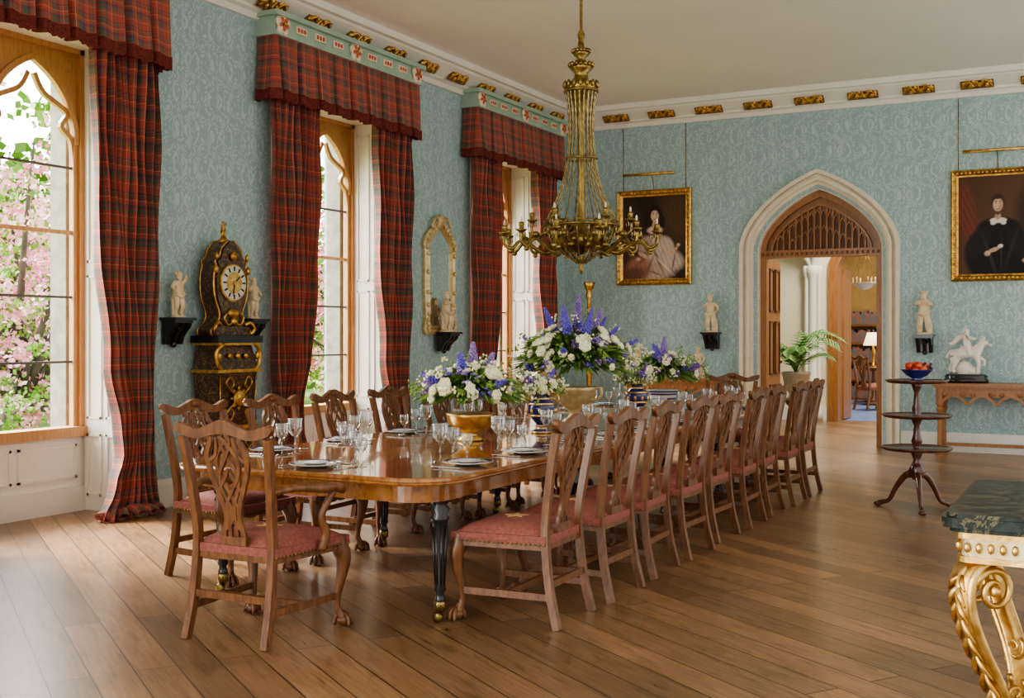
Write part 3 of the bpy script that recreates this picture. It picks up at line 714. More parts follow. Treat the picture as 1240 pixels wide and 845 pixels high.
mb.lathe([(.07,0),(.07,.015),(.03,.03),(.03,.05),(.075,.10),(.10,.16),(.095,.20),(.055,.235),(.05,.26),(.07,.28),(.055,.28)],(0,0,0),'china_blue',26)
for zz,rr in ((.005,.072),(.03,.034),(.05,.033),(.12,.088),(.2,.097),(.235,.058),(.275,.071)): mb.lathe([(rr,zz-.005),(rr+.003,zz),(rr,zz+.008)],(0,0,0),'gilt_bright',26,cap=False)
for s in (-1,1): mb.tube(spl([(s*.09,0,.2),(s*.13,0,.23),(s*.11,0,.27),(s*.06,0,.25)],5),.008,'gilt_bright',7)
for k in range(10):
    a=k*math.pi/5; mb.ell((.098*math.cos(a),.098*math.sin(a),.155),(.012,.012,.02),'gilt_bright',6)
flowers(mb,(0,0,.30),.12,.08,90,7,10,2,0,11)
vase=mb.mesh('porcelain_vase')
place(vase,'porcelain_vase',(-3.50,7.08,z)); place(vase,'porcelain_vase',(-3.50,8.85,z),1.2)

# ------------------------------------------------------------------ chandelier
mb=MB(); B='brass'
def ring(r,z,t,mat=B,n=40): mb.tube([(r*math.cos(2*math.pi*k/n),r*math.sin(2*math.pi*k/n),z) for k in range(n+1)],t,mat,6,False)
mb.lathe([(.0,1.88),(.012,1.90),(.02,1.93),(.012,1.96),(.03,1.985),(.045,2.0),(.02,2.03),(.03,2.05),(.09,2.07),(.15,2.11),(.17,2.16),(.13,2.20),(.06,2.22),(.035,2.28),(.025,2.5),(.03,2.7),(.025,2.9),(.03,3.1),(.06,3.2),(.10,3.28),(.125,3.32),(.13,3.36),(.10,3.36),(.06,3.38),(.05,3.44),(.085,3.47),(.09,3.50),(.05,3.52),(.03,3.56),(.06,3.58),(.065,3.61),(.03,3.63),(.02,3.70),(.03,3.74),(.012,3.78),(.010,CZ-.06),(.05,CZ-.04),(.07,CZ-.01)],(0,0,0),B,24)
ring(.29,2.26,.012); ring(.29,2.29,.006); ring(.125,2.78,.009); ring(.13,3.30,.009); ring(.10,3.36,.010)
for k in range(16):
    a=2*math.pi*k/16; ca,sa=math.cos(a),math.sin(a)
    for (r0,z0_,h) in ((.13,3.33,.05),(.09,3.49,.035),(.065,3.60,.03)):
        mb.ell((r0*ca,r0*sa,z0_+h*.4),(.016,.016,h*.6),B,6)
for k in range(20):
    a=2*math.pi*k/20; ca,sa=math.cos(a),math.sin(a)
    pr=spl([(.12,0,3.30),(.095,0,3.08),(.11,0,2.80),(.16,0,2.55),(.285,0,2.27)],9)
    mb.tube([(p.x*ca,p.x*sa,p.z) for p in pr],[.009 if i%2 else .0035 for i in range(len(pr))],'bead',5)
    pr=spl([(.285,0,2.26),(.22,0,2.12),(.12,0,2.03),(.03,0,1.97)],6)
    mb.tube([(p.x*ca,p.x*sa,p.z) for p in pr],[.009 if i%2 else .004 for i in range(len(pr))],'bead',5)
    mb.ell((.29*ca,.29*sa,2.225),(.008,.008,.03),'bead',5)
for tier,(na,rad,zt,off) in enumerate(((12,.60,2.19,.12),(6,.38,2.30,.4))):
    for k in range(na):
        a=2*math.pi*k/na+off; ca,sa=math.cos(a),math.sin(a)
        pr=spl([(.12,0,zt-.02),(.2,0,zt-.10),(.30 if tier==0 else .24,0,zt-.14),(rad-.14,0,zt-.05),(rad-.06,0,zt-.11),(rad+.0,0,zt-.08),(rad,0,zt-.01)],6)
        mb.tube([(p.x*ca,p.x*sa,p.z) for p in pr],sval([.018,.014,.015,.013,.015,.012,.012],6),B,7)
        for (rr,zz,s0) in ((.27,zt-.09,.035),(rad-.14,zt-.02,.032),(rad-.05,zt-.13,.024),(.18,zt-.04,.028)):
            mb.ell((rr*ca,rr*sa,zz),(s0,s0,s0*.8),B,7)
        mb.lathe([(.01,-.02),(.035,0),(.045,.012),(.03,.008),(.016,.02),(.022,.05),(.018,.065)],(rad*ca,rad*sa,zt),B,12)
        mb.lathe([(.0085,0),(.0085,.035),(.0,.05)],(rad*ca,rad*sa,zt+.06),'candle',8)
        for j in range(4): mb.ell((rad*ca+.035*math.cos(j*1.57),rad*sa+.035*math.sin(j*1.57),zt-.03),(.005,.005,.022),'bead',5)
mb.obj('chandelier',(-3.65,8.07,0))

# ------------------------------------------------------------------ statuettes
def figure(mb,h,mat,pose=0,child=True):
    Lp=[{'la':[(-.18,0,.66),(-.22,-.09,.60)],'ra':[(.17,-.05,.82),(.12,-.11,.93)],'k':.05},
        {'la':[(-.19,-.03,.66),(-.12,-.15,.69)],'ra':[(.20,0,.66),(.20,-.08,.55)],'k':-.04},
        {'la':[(-.18,-.08,.69),(-.05,-.17,.73)],'ra':[(.18,-.08,.68),(.07,-.17,.70)],'k':.0}][pose]
    sh=Lp['k']
    V=[(0,0,.48),(0,.01,.58),(sh*.3,.0,.69),(sh*.3,-.005,.785),(sh*.4,-.015,.84),(sh*.4,-.02,.92),(sh*.4,-.02,.985),
       (-.06,0,.43),(-.075,-.03,.26),(-.07,.02,.09),(-.075,-.05,.045),
       (.06,0,.43),(.085,-.06 if pose!=1 else -.02,.26),(.08,.0,.09),(.09,-.07,.045),
       (-.105,0,.75),Lp['la'][0],Lp['la'][1],(.105,0,.75),Lp['ra'][0],Lp['ra'][1]]
    E=[(0,1),(1,2),(2,3),(3,4),(4,5),(5,6),(0,7),(7,8),(8,9),(9,10),(0,11),(11,12),(12,13),(13,14),(2,15),(15,16),(16,17),(2,18),(18,19),(19,20)]
    r=[.115,.105,.115,.055,.06,.085,.055,.09,.065,.042,.036,.09,.065,.042,.036,.058,.044,.032,.058,.044,.032]
    vs,fs=skin([Vector(v)*h for v in V],E,[x*h for x in r],2)
    mb.add(vs,fs,mat,True)
    hx=sh*.4*h
    mb.ell((hx,-.10*h,.92*h),(.014*h,.022*h,.02*h),mat,6)
    for k in range(12):
        a=k*2.4; mb.ell((hx+.062*h*math.cos(a),.01+.055*h*math.sin(a)*.8,(.965+.02*math.sin(k))*h),(.033*h,)*3,mat,6)
    mb.tube(spl([(-.12*h,-.06*h,.50*h),(0,-.12*h,.45*h),(.12*h,-.04*h,.53*h),(.08*h,.10*h,.50*h),(-.06*h,.11*h,.44*h),(-.13*h,.03*h,.30*h),(-.11*h,.05*h,.06*h)],5),[.038*h]*31,mat,7)
    mb.tube(spl([(.11*h,.05*h,.02*h),(.12*h,.07*h,.2*h),(.10*h,.08*h,.38*h)],4),[.07*h,.07*h,.065*h,.06*h,.055*h,.05*h,.045*h,.04*h,.03*h],mat,8)
    mb.lathe([(.17*h,0),(.18*h,.01*h),(.16*h,.04*h),(.11*h,.055*h)],(0,0,0),mat,16)
def bracket(mb,w=.24,h=.22,d=.18):
    mb.box((0,0,-.012),(w,d,.024),'ebony'); mb.box((0,.01,-.034),(w*.86,d*.86,.02),'ebony')
    poly=[(d/2,-.04),(-d*.36,-.04),(-d*.30,-.08),(-d*.05,-.12),(d*.12,-.16),(d*.22,-h),(d/2,-h)]
    for x in (-w*.3,0,w*.3): mb.prism(poly,lambda a,b2,x=x:(x-.02,a,b2),lambda a,b2,x=x:(x+.02,a,b2),'ebony')
    mb.box((0,d/2-.01,-h*.5),(w*.8,.02,h*.95),'ebony')
    mb.ell((0,.0,-.085),(.035,.05,.03),'ebony',8); mb.ell((0,d*.3,-h),(.03,.03,.03),'ebony',8)
def stat_on_bracket(loc,rz,h,pose,two=False,mat='ivory'):
    e=bpy.data.objects.new('bracket_statuette',None); bpy.context.scene.collection.objects.link(e); e.location=loc; e.rotation_euler=(0,0,rz)
    mb=MB(); bracket(mb,d=.18 if not two else .22); mb.obj('wall_bracket',parent=e)
    mb=MB()
    if two:
        mb.M=Matrix.Translation((-.055,0,0)); figure(mb,h,mat,pose); mb.M=Matrix.Translation((.06,.01,0))@Matrix.Rotation(.6,4,'Z'); figure(mb,h*.86,mat,1)
    else: figure(mb,h,mat,pose)
    mb.obj('statuette',parent=e)
q=math.pi/2
stat_on_bracket((WX+.10,7.04,1.56),q,.38,0)
stat_on_bracket((WX+.10,7.97,1.56),q,.37,1)
stat_on_bracket((WX+.16,11.27,1.45),q,.46,2,True)
stat_on_bracket((-4.74,EY-.10,1.45),0,.50,1)
stat_on_bracket((-2.05,EY-.10,1.42),0,.53,2)

# ------------------------------------------------------------------ longcase clock
mb=MB(); E='boulle'; G='gilt'
def sect(z0,z1,w0,w1,d0,d1,mat=E,yb=.14):
    vs=[(-w0/2,yb-d0,z0),(w0/2,yb-d0,z0),(w0/2,yb,z0),(-w0/2,yb,z0),(-w1/2,yb-d1,z1),(w1/2,yb-d1,z1),(w1/2,yb,z1),(-w1/2,yb,z1)]
    mb.add(vs,[(3,2,1,0),(4,5,6,7),(0,1,5,4),(1,2,6,5),(2,3,7,6),(3,0,4,7)],mat)
sect(0,.08,.62,.62,.34,.34,'ebony'); sect(.08,.12,.60,.52,.33,.29,G); sect(.12,.62,.50,.46,.28,.27); sect(.62,.65,.50,.50,.29,.29,G)
sect(.65,1.10,.40,.50,.25,.27); sect(1.10,1.125,.54,.54,.30,.30,G); sect(1.125,1.33,.50,.42,.28,.24); sect(1.33,1.35,.50,.52,.30,.30,G); sect(1.35,1.41,.56,.56,.31,.31,'ebony')
for (zc,w) in ((.38,.18),(.88,.16)):
    for s in (-1,1):
        for t in (-1,1):
            mb.tube(spl([(0,-.145,zc),(s*w*.5,-.15,zc+t*.05),(s*w,-.148,zc+t*.13),(s*w*.7,-.15,zc+t*.18),(s*w*.45,-.15,zc+t*.12),(s*w*.6,-.15,zc+t*.09)],5),.008,G,5)
    mb.M=Matrix.Translation((0,-.14,zc))@Matrix.Rotation(q,4,'X'); mb.lathe([(.0,.03),(.03,.028),(.05,.015),(.065,.02),(.07,.0)],(0,0,0),G,18); mb.M=Matrix()
    for k in range(8): a=k*math.pi/4; mb.ell((.085*math.cos(a),-.145,zc+.085*math.sin(a)),(.024,.01,.013),G,6,RY(-a))
for s in (-1,1):
    for (za,zb) in ((.16,.60),(.68,1.08)):
        mb.tube([(s*.222,-.14,za),(s*.222,-.135,zb)],.007,G,6)
    mb.ell((s*.27,-.14,.05),(.05,.05,.05),G,8)
    mb.tube(spl([(s*.20,-.15,1.34),(s*.27,-.14,1.28),(s*.26,-.14,1.18),(s*.21,-.14,1.12)],5),.018,G,7)
    mb.ell((s*.24,-.14,1.24),(.022,.024,.04),G,8)
for x in (-.1,0,.1): mb.ell((x,-.135,1.24),(.03,.012,.024),G,8)
out=[(.24,1.41),(.25,1.46),(.19,1.50),(.15,1.56),(.15,1.62),(.19,1.70),(.215,1.80),(.215,1.92),(.19,2.0),(.20,2.04),(.15,2.08),(.12,2.15),(.06,2.20),(.035,2.22)]
pp=spl([(a,0,b2) for a,b2 in out],4); poly=[(p.x,p.z) for p in pp]+[(-p.x,p.z) for p in reversed(pp)]
mb.prism(poly,lambda a,b2:(a*.98,-.05,b2),lambda a,b2:(a*.93,.12,b2),E)
mb.prism(poly,lambda a,b2:(a*.86,-.07,b2*.98+.036),lambda a,b2:(a*.86,-.04,b2*.98+.036),E)
for s in (-1,1):
    mb.tube([(s*p.x*.97,-.055,p.z) for p in pp],.009,G,6); mb.tube([(s*p.x*.95,.10,p.z) for p in pp],.007,G,6)
    mb.tube(spl([(s*.22,-.08,1.42),(s*.25,-.1,1.47),(s*.20,-.09,1.52),(s*.15,-.08,1.50)],4),.017,G,6)
    mb.ell((s*.20,-.07,1.97),(.022,.024,.036),G,8); mb.ell((s*.19,-.07,2.08),(.018,.018,.034),G,8)
def disc(r,ya,yb_,mat,zc=1.86,n=40): mb.prism([(r*math.cos(2*math.pi*k/n),zc+r*math.sin(2*math.pi*k/n)) for k in range(n)],lambda a,b2:(a,ya,b2),lambda a,b2:(a,yb_,b2),mat)
disc(.160,-.085,-.055,G); disc(.146,-.092,-.055,'clock_face'); disc(.092,-.096,-.055,'gilt_bright'); disc(.02,-.104,-.055,G)
for k in range(12):
    a=k*math.pi/6; mb.box((.119*math.sin(a),-.094,1.86+.119*math.cos(a)),(.014,.006,.038),'ebony',RY(a))
mb.box((.03,-.100,1.885),(.009,.004,.085),'ebony',RY(.9)); mb.box((-.01,-.101,1.80),(.007,.004,.11),'ebony',RY(.15))
mb.ell((0,-.08,1.60),(.075,.03,.04),G,10); mb.ell((0,-.09,1.53),(.04,.03,.04),G,8); mb.ell((0,-.09,2.085),(.045,.025,.04),G,8)
for s in (-1,1): mb.tube(spl([(0,-.09,1.54),(s*.07,-.09,1.50),(s*.12,-.09,1.56),(s*.08,-.09,1.6)],4),.010,G,6)
mb.lathe([(.05,2.20),(.06,2.22),(.03,2.24),(.02,2.26)],(0,.03,0),G,12)
mb.M=Matrix.Translation((0,.03,2.24)); figure(mb,.15,G,0); mb.M=Matrix()
mb.obj('longcase_clock',(WX+.20,7.50,0),q)

# ------------------------------------------------------------------ wall mirror
mb=MB()
so=[(.30,1.42),(.34,1.50),(.31,1.62),(.33,1.9),(.33,2.35),(.35,2.46),(.27,2.58),(.15,2.66),(.06,2.74),(.0,2.78)]
si=[(.22,1.52),(.24,1.60),(.23,1.7),(.24,1.9),(.24,2.32),(.25,2.40),(.19,2.50),(.10,2.57),(.04,2.63),(.0,2.66)]
O=spl([(a,0,b2) for a,b2 in so],4); I=spl([(a,0,b2) for a,b2 in si],4)
full=lambda Q:[(p.x,p.z) for p in Q]+[(-p.x,p.z) for p in reversed(Q[:-1])]
FO=full(O); FI=full(I)
mb.prism(FO,lambda a,b2:(a,.0,b2),lambda a,b2:(a,.02,b2),'gilt_pale')
mb.prism(FI,lambda a,b2:(a,-.012,b2),lambda a,b2:(a,.0,b2),'mirror')
n=len(FO)
rings=[]
for (t,yy) in ((0,0),(0.0,-.02),(.35,-.045),(.6,-.025),(.9,-.04),(1,-.012)):
    rings.append([(FO[i][0]*(1-t)+FI[i][0]*t,yy,FO[i][1]*(1-t)+FI[i][1]*t) for i in range(n)])
for a,b2 in zip(rings,rings[1:]): mb.strip(a+[a[0]],b2+[b2[0]],'gilt_pale')
for i in range(0,n,2):
    mb.ell((FO[i][0]*.6+FI[i][0]*.4,-.045,FO[i][1]*.6+FI[i][1]*.4),(.03,.018,.03),'gilt_pale',7)
mb.ell((0,-.04,2.74),(.09,.03,.07),'gilt_pale',8)
for s in (-1,1): mb.tube(spl([(0,-.04,2.72),(s*.12,-.04,2.76),(s*.2,-.04,2.66),(s*.14,-.04,2.64)],5),.018,'gilt_pale',7)
mb.obj('gilt_mirror',(WX+.022,11.27,0),q)

# ------------------------------------------------------------------ paintings
def painting(name,x0,x1,z0,z1,bg,shapes,nx=120,ny=145):
    e=bpy.data.objects.new(name,None); bpy.context.scene.collection.objects.link(e); e.location=((x0+x1)/2,EY,(z0+z1)/2)
    w=x1-x0;h=z1-z0; fw=.085
    mb=MB()
    pr=[(0,0),(.0,-.05),(.02,-.07),(.045,-.055),(.065,-.03),(.085,-.025),(.085,-.01)]
    rg=[[(sx*(w/2-o),yy,sz*(h/2-o)) for sx,sz in((-1,-1),(1,-1),(1,1),(-1,1),(-1,-1))] for o,yy in pr]
    for a,b2 in zip(rg,rg[1:]): mb.strip(a,b2,'gilt')
    for k in range(20):
        t=-1+2*(k+.5)/20
        for sz in (-1,1):
            mb.ell((t*(w/2-.05),-.058,sz*(h/2-.04)),(.022,.012,.018),'gilt_bright' if k%2 else 'gilt',6); mb.ell((sz*(w/2-.04),-.058,t*(h/2-.05)),(.018,.012,.025),'gilt_bright' if k%2 else 'gilt',6)
    mb.obj('frame',parent=e)
    cw=w-2*fw+.02; ch=h-2*fw+.02; vs=[];fs=[];cols=[]
    for j in range(ny+1):
        for i in range(nx+1):
            u=i/nx;v=j/ny; vs.append(((u-.5)*cw,-.012,(v-.5)*ch))
            c=Vector(bg(u,v))
            for (cx,cy,rx,ry,an,col,sf) in shapes:
                dx=u-cx; dy=(v-cy)*ch/cw; ca,sa=math.cos(an),math.sin(an)
                d=math.hypot((dx*ca+dy*sa)/rx,(-dx*sa+dy*ca)/(ry))
                a=1-min(1,max(0,(d-1+sf)/sf))
                if a>0:
                    sh=1+.12*math.sin(dx*90+dy*40) if sf>.25 else 1
                    c=c.lerp(Vector(col)*sh,a)
            cols.append((c.x,c.y,c.z,1))
    for j in range(ny):
        for i in range(nx): a=j*(nx+1)+i; fs.append((a,a+1,a+nx+2,a+nx+1))
    me=bpy.data.meshes.new('canvas'); me.from_pydata(vs,[],fs); me.materials.append(MATS['canvas'])
    ca=me.color_attributes.new('Col','FLOAT_COLOR','POINT')
    for i,c in enumerate(cols): ca.data[i].color=c
    o=place(me,'canvas',parent=e)
    mb=MB()
    for s in (-1,1): mb.tube([(s*w*.42,-.01,h/2),(s*w*.42,-.012,4.27-e.location.z)],.004,'brass',5)
    mb.tube([(-w*.36,-.17,h/2+.20),(w*.32,-.17,h/2+.20)],.02,'gilt_bright',8); mb.tube(spl([(0,-.03,h/2),(0,-.08,h/2+.15),(0,-.17,h/2+.20)],4),.006,'brass',6)
    mb.obj('picture_light',parent=e)
sk=(.58,.38,.27)
def bgw(u,v): 
    k=.5+.5*math.sin(u*5+v*3); return (.040+.03*k,.028+.02*k,.018+.012*k)
dA=(.42,.31,.26); dB=(.50,.41,.35); dC=(.18,.12,.095)
lady=[(.85,.75,.35,.5,.3,(.10,.06,.035),.6),(.18,.55,.16,.6,.1,(.07,.045,.03),.5),
 (.50,.12,.46,.24,.25,dA,.35),(.25,.13,.24,.22,.4,(.34,.15,.11),.4),(.78,.24,.24,.16,-.6,dB,.4),(.15,.05,.3,.15,.2,(.16,.07,.05),.5),
 (.50,.38,.15,.25,.0,dB,.3),(.35,.42,.11,.16,-.5,dA,.35),(.69,.41,.12,.17,.7,dB,.35),
 (.55,.25,.035,.3,.4,dC,.8),(.42,.15,.03,.26,-.4,dC,.8),(.66,.16,.025,.25,.8,(.62,.55,.48),.8),(.30,.22,.025,.2,-.9,dC,.8),(.80,.20,.02,.2,-.2,dC,.8),(.5,.08,.02,.2,1.2,dC,.8),
 (.78,.33,.12,.035,.55,sk,.35),(.33,.29,.11,.036,-.5,sk,.35),(.87,.40,.035,.03,.4,sk,.3),(.25,.245,.04,.03,0,sk,.3),
 (.52,.78,.125,.14,.1,(.028,.016,.011),.3),(.40,.64,.055,.17,.15,(.034,.02,.013),.4),(.62,.66,.05,.14,-.2,(.034,.02,.013),.4),
 (.51,.585,.14,.07,0,(.66,.47,.36),.3),(.51,.64,.046,.09,.05,(.58,.39,.28),.25),(.51,.755,.068,.092,.08,(.70,.49,.37),.2),
 (.545,.745,.028,.06,0,(.58,.37,.27),.8),(.485,.775,.014,.008,0,(.05,.03,.02),.4),(.54,.775,.014,.008,0,(.05,.03,.02),.4),(.508,.75,.008,.025,0,(.78,.58,.46),.6),(.51,.715,.02,.008,0,(.46,.12,.09),.4),(.485,.792,.018,.005,0,(.06,.03,.02),.4),(.54,.792,.018,.005,0,(.06,.03,.02),.4),
 (.515,.845,.08,.04,.1,(.035,.02,.014),.4),(.51,.515,.08,.022,0,(.66,.58,.5),.4)]
painting('portrait_of_lady',-6.11,-5.03,2.10,3.40,bgw,lady)
def bgm(u,v):
    k=.5+.5*math.sin(u*4-v*2); return (.085+.03*k,.045+.015*k,.025+.01*k)
man=[(.12,.6,.16,.6,.15,(.16,.05,.03),.5),(.9,.6,.25,.5,0,(.05,.03,.02),.6),(.85,.25,.2,.2,0,(.10,.05,.03),.5),
 (.52,.20,.46,.46,0,(.012,.010,.012),.15),(.51,.46,.30,.17,0,(.014,.012,.014),.2),(.26,.32,.15,.26,-.5,(.020,.017,.018),.25),(.78,.30,.15,.26,.5,(.018,.015,.016),.25),
 (.40,.20,.03,.4,.3,(.045,.038,.04),.8),(.66,.25,.03,.35,-.3,(.035,.03,.032),.8),(.54,.2,.02,.3,0,(.04,.034,.036),.8),
 (.45,.25,.085,.032,.35,(.52,.34,.24),.3),(.37,.215,.045,.04,.2,(.56,.37,.26),.3),(.53,.285,.04,.03,.3,(.68,.63,.56),.3),(.84,.14,.055,.036,.2,(.48,.31,.21),.3),
 (.50,.725,.100,.125,0,(.065,.035,.022),.3),(.505,.545,.115,.040,0,(.70,.66,.58),.2),(.45,.525,.05,.035,.5,(.66,.62,.54),.25),(.56,.525,.05,.035,-.5,(.66,.62,.54),.25),(.50,.585,.045,.05,0,(.46,.29,.2),.3),
 (.50,.70,.068,.098,0,(.60,.40,.29),.2),(.532,.69,.028,.07,0,(.44,.27,.18),.8),(.475,.722,.014,.007,0,(.04,.025,.02),.4),(.528,.722,.014,.007,0,(.04,.025,.02),.4),(.475,.738,.02,.005,0,(.09,.05,.03),.4),(.528,.738,.02,.005,0,(.09,.05,.03),.4),(.498,.692,.009,.028,0,(.70,.49,.37),.6),(.50,.655,.032,.008,0,(.10,.055,.03),.4),(.50,.645,.016,.005,0,(.42,.14,.10),.4),(.50,.615,.026,.030,0,(.09,.05,.03),.4),(.50,.775,.075,.032,0,(.06,.032,.02),.4)]
painting('portrait_of_gentleman',-1.75,-.70,2.06,3.40,bgm,man)

# ------------------------------------------------------------------ gothic console tables (end wall)
def console(x0,x1,name):
    mb=MB(); W='oak_door'; w=x1-x0; y0=-.50; H=.85
    mb.bb((0,y0,H-.04),(w,0,H),W); mb.bb((.02,y0+.02,H-.06),(w-.02,-.0,H-.04),W)
    mb.bb((.05,y0+.05,H-.16),(w-.05,y0+.08,H-.06),W)
    nA=4; seg=(w-.16)/nA
    for k in range(nA):
        xc=.08+seg*(k+.5); mb.ribbon([(a,y0+.055,b2) for a,b2 in arch(seg/2-.01,H-.26,H-.14,12,xc)],.03,.035,(0,1,0),W)
        for j in (-1,1): mb.ell((xc+j*seg*.32,y0+.04,H-.13),(.03,.012,.025),W,7)
    for xx in (.08,w-.08):
        for yy in (y0+.07,-.07):
            mb.lathe([(.05,0),(.055,.03),(.035,.07),(.028,.10),(.026,.48),(.035,.52),(.045,.54),(.03,.57),(.045,.60),(.045,H-.05)],(xx,yy,0),W,8,smooth=False)
        mb.bb((xx-.02,y0+.07,.1),(xx+.02,-.07,.14),W)
    mb.bb((.08,-.30,.10),(w-.08,-.26,.14),W)
    return mb.obj(name,(x0,EY-.04,0))
console(-1.90,-.50,'gothic_console_table'); console(-5.85,-4.52,'gothic_console_table')
for xx,ps,hh in ((-5.72,0,.40),(-4.85,1,.40)):
    mb=MB(); figure(mb,hh,'ivory',ps); mb.obj('statuette',(xx,EY-.28,.851))
mb=MB()
mb.lathe([(.25,0),(.25,.04),(.23,.055),(.24,.08),(.22,.10)],(0,0,0),'ebony',24,sx=1,sy=.6)
V=[(.0,0,.27),(.10,0,.27),(.15,0,.31),(.19,0,.38),(.245,0,.36),(-.10,0,.28),(-.13,-.04,.20),(-.11,-.045,.13),(-.14,-.05,.06),(-.12,-.05,.015),(-.13,.04,.20),(-.15,.045,.13),(-.19,.05,.06),(-.17,.05,.015),(.12,-.04,.20),(.15,-.045,.12),(.13,-.05,.015),(.12,.04,.20),(.20,.045,.16),(.19,.05,.09),(-.17,0,.27),(-.22,0,.18)]
Ee=[(0,1),(1,2),(2,3),(3,4),(0,5),(5,6),(6,7),(7,8),(8,9),(5,10),(10,11),(11,12),(12,13),(1,14),(14,15),(15,16),(1,17),(17,18),(18,19),(5,20),(20,21)]
rr=[.065,.068,.056,.042,.028,.066,.046,.028,.018,.02,.046,.028,.018,.02,.034,.024,.018,.034,.024,.018,.02,.022]
mb.M=Matrix.Translation((0,0,.10)); vs,fs=skin(V,Ee,rr,2); mb.add(vs,fs,'marble_white',True)
mb.ell((.26,0,.345),(.03,.018,.02),'marble_white',7)
for s in (-1,1): mb.ell((.195,s*.02,.42),(.008,.006,.018),'marble_white',5)
for k in range(7): mb.ell((.12+.012*k,0,.33+.015*k),(.02,.012,.03),'marble_white',6)
V=[(.0,0,.34),(-.005,0,.40),(.0,0,.46),(.01,0,.50),(.015,0,.545),(.03,-.06,.31),(.05,-.075,.22),(.03,.06,.31),(.05,.075,.22),(.01,-.05,.45),(.07,-.07,.42),(.12,-.04,.42),(0,.05,.45),(-.04,.08,.51),(-.01,.09,.57)]
Ee=[(0,1),(1,2),(2,3),(3,4),(0,5),(5,6),(0,7),(7,8),(2,9),(9,10),(10,11),(2,12),(12,13),(13,14)]
vs,fs=skin(V,Ee,[.045,.042,.048,.022,.036,.034,.02,.034,.02,.022,.018,.013,.022,.018,.013],2); mb.add(vs,fs,'marble_white',True)
mb.tube(spl([(-.02,.02,.45),(-.09,.03,.42),(-.15,.0,.36),(-.19,-.02,.37)],5),sval([.03,.035,.03,.01],5),'marble_white',7)
mb.ell((-.02,0,.06),(.11,.05,.10),'marble_white',8); mb.ell((.08,0,.03),(.08,.05,.06),'marble_white',8); mb.M=Matrix()
mb.obj('horse_and_rider_sculpture',(-1.55,EY-.30,.851))
mb=MB()
mb.lathe([(.17,0),(.17,.03),(.12,.06),(.06,.12),(.03,.2),(.035,.9),(.05,.95),(.03,1.0),(.028,1.9),(.045,1.95),(.03,2.0),(.06,2.05),(.08,2.12),(.07,2.13)],(0,0,0),'gilt',16,flute=.08,fn=8)
mb.obj('gilt_torchere',(-6.28,14.15,0))

# ------------------------------------------------------------------ dumb waiter
mb=MB(); W='waiter_wood'
for r,z0_ in ((.27,.50),(.265,.765),(.235,1.045)):
    mb.lathe([(r-.02,-.02),(r-.005,-.014),(r+.01,0),(r+.01,.008),(r-.004,.008),(r-.01,.0),(0,.0)],(0,0,z0_),W,40)
mb.lathe([(.03,.24),(.055,.27),(.07,.31),(.045,.36),(.025,.40),(.04,.44),(.055,.48),(.03,.50),(.03,.52),(.045,.55),(.03,.60),(.022,.68),(.04,.72),(.05,.745),(.03,.77),(.04,.81),(.028,.86),(.02,.95),(.035,.99),(.05,1.03),(.02,1.04)],(0,0,0),W,16)
for k in range(3):
    a=2*math.pi*k/3+2.9; ca,sa=math.cos(a),math.sin(a)
    lp=[(.02,.28,.03),(.09,.27,.028),(.17,.17,.022),(.23,.06,.018),(.29,.035,.02),(.32,.025,.022)]
    P=spl([(r*ca,r*sa,z0_) for r,z0_,t in lp],5); mb.tube(P,sval([t for r,z0_,t in lp],5),W,9)
    mb.ell((.33*ca,.33*sa,.018),(.035,.028,.018),W,8)
mb.obj('dumb_waiter',(-1.42,9.75,0))
mb=MB()
mb.lathe([(.05,0),(.055,.01),(.04,.02),(.08,.04),(.125,.085),(.13,.09),(.12,.088),(.07,.05),(0,.03)],(0,0,0),'china_blue',24)
for k in range(14):
    a=k*2.4; r=.075*math.sqrt((k%7)/7); mb.ell((r*math.cos(a),r*math.sin(a),.085+.03*(k//7)+U(0,.01)),(.034,.034,.031),'apple',9)
for k in range(26): mb.ell((.06+U(-.03,.05),U(-.05,.05),.11+U(-.02,.03)),(.012,.012,.012),'grape',6)
mb.obj('fruit_bowl',(-1.42,9.75,1.0465))

# ------------------------------------------------------------------ gilt console with marble top (right foreground)
mb=MB(); X0,X1,Y0,Y1=-.45,.95,3.52,4.42; H=.90
for (o,za,zb) in ((.02,H-.055,H-.04),(0,H-.04,H-.012),(.012,H-.012,H)):
    mb.prism(rrect(X0+o,X1-o,Y0+o,Y1-o,.05,5),lambda a,b2,za=za:(a,b2,za),lambda a,b2,zb=zb:(a,b2,zb),'marble_dark')
GB='gilt_bright'
mb.prism(rrect(X0+.05,X1-.05,Y0+.05,Y1-.05,.04,4),lambda a,b2:(a,b2,H-.13),lambda a,b2:(a,b2,H-.055),'gilt_cream')
mb.prism(rrect(X0+.035,X1-.035,Y0+.035,Y1-.035,.04,4),lambda a,b2:(a,b2,H-.075),lambda a,b2:(a,b2,H-.056),GB)
mb.prism(rrect(X0+.04,X1-.04,Y0+.04,Y1-.04,.04,4),lambda a,b2:(a,b2,H-.145),lambda a,b2:(a,b2,H-.128),GB)
for t in range(40):
    for (px,py) in ((X0+.045,Y0+.07+t*(Y1-Y0-.14)/39),(X0+.07+t*(X1-X0-.14)/39,Y0+.045)): mb.ell((px,py,H-.101),(.010,.009,.016),GB,7)
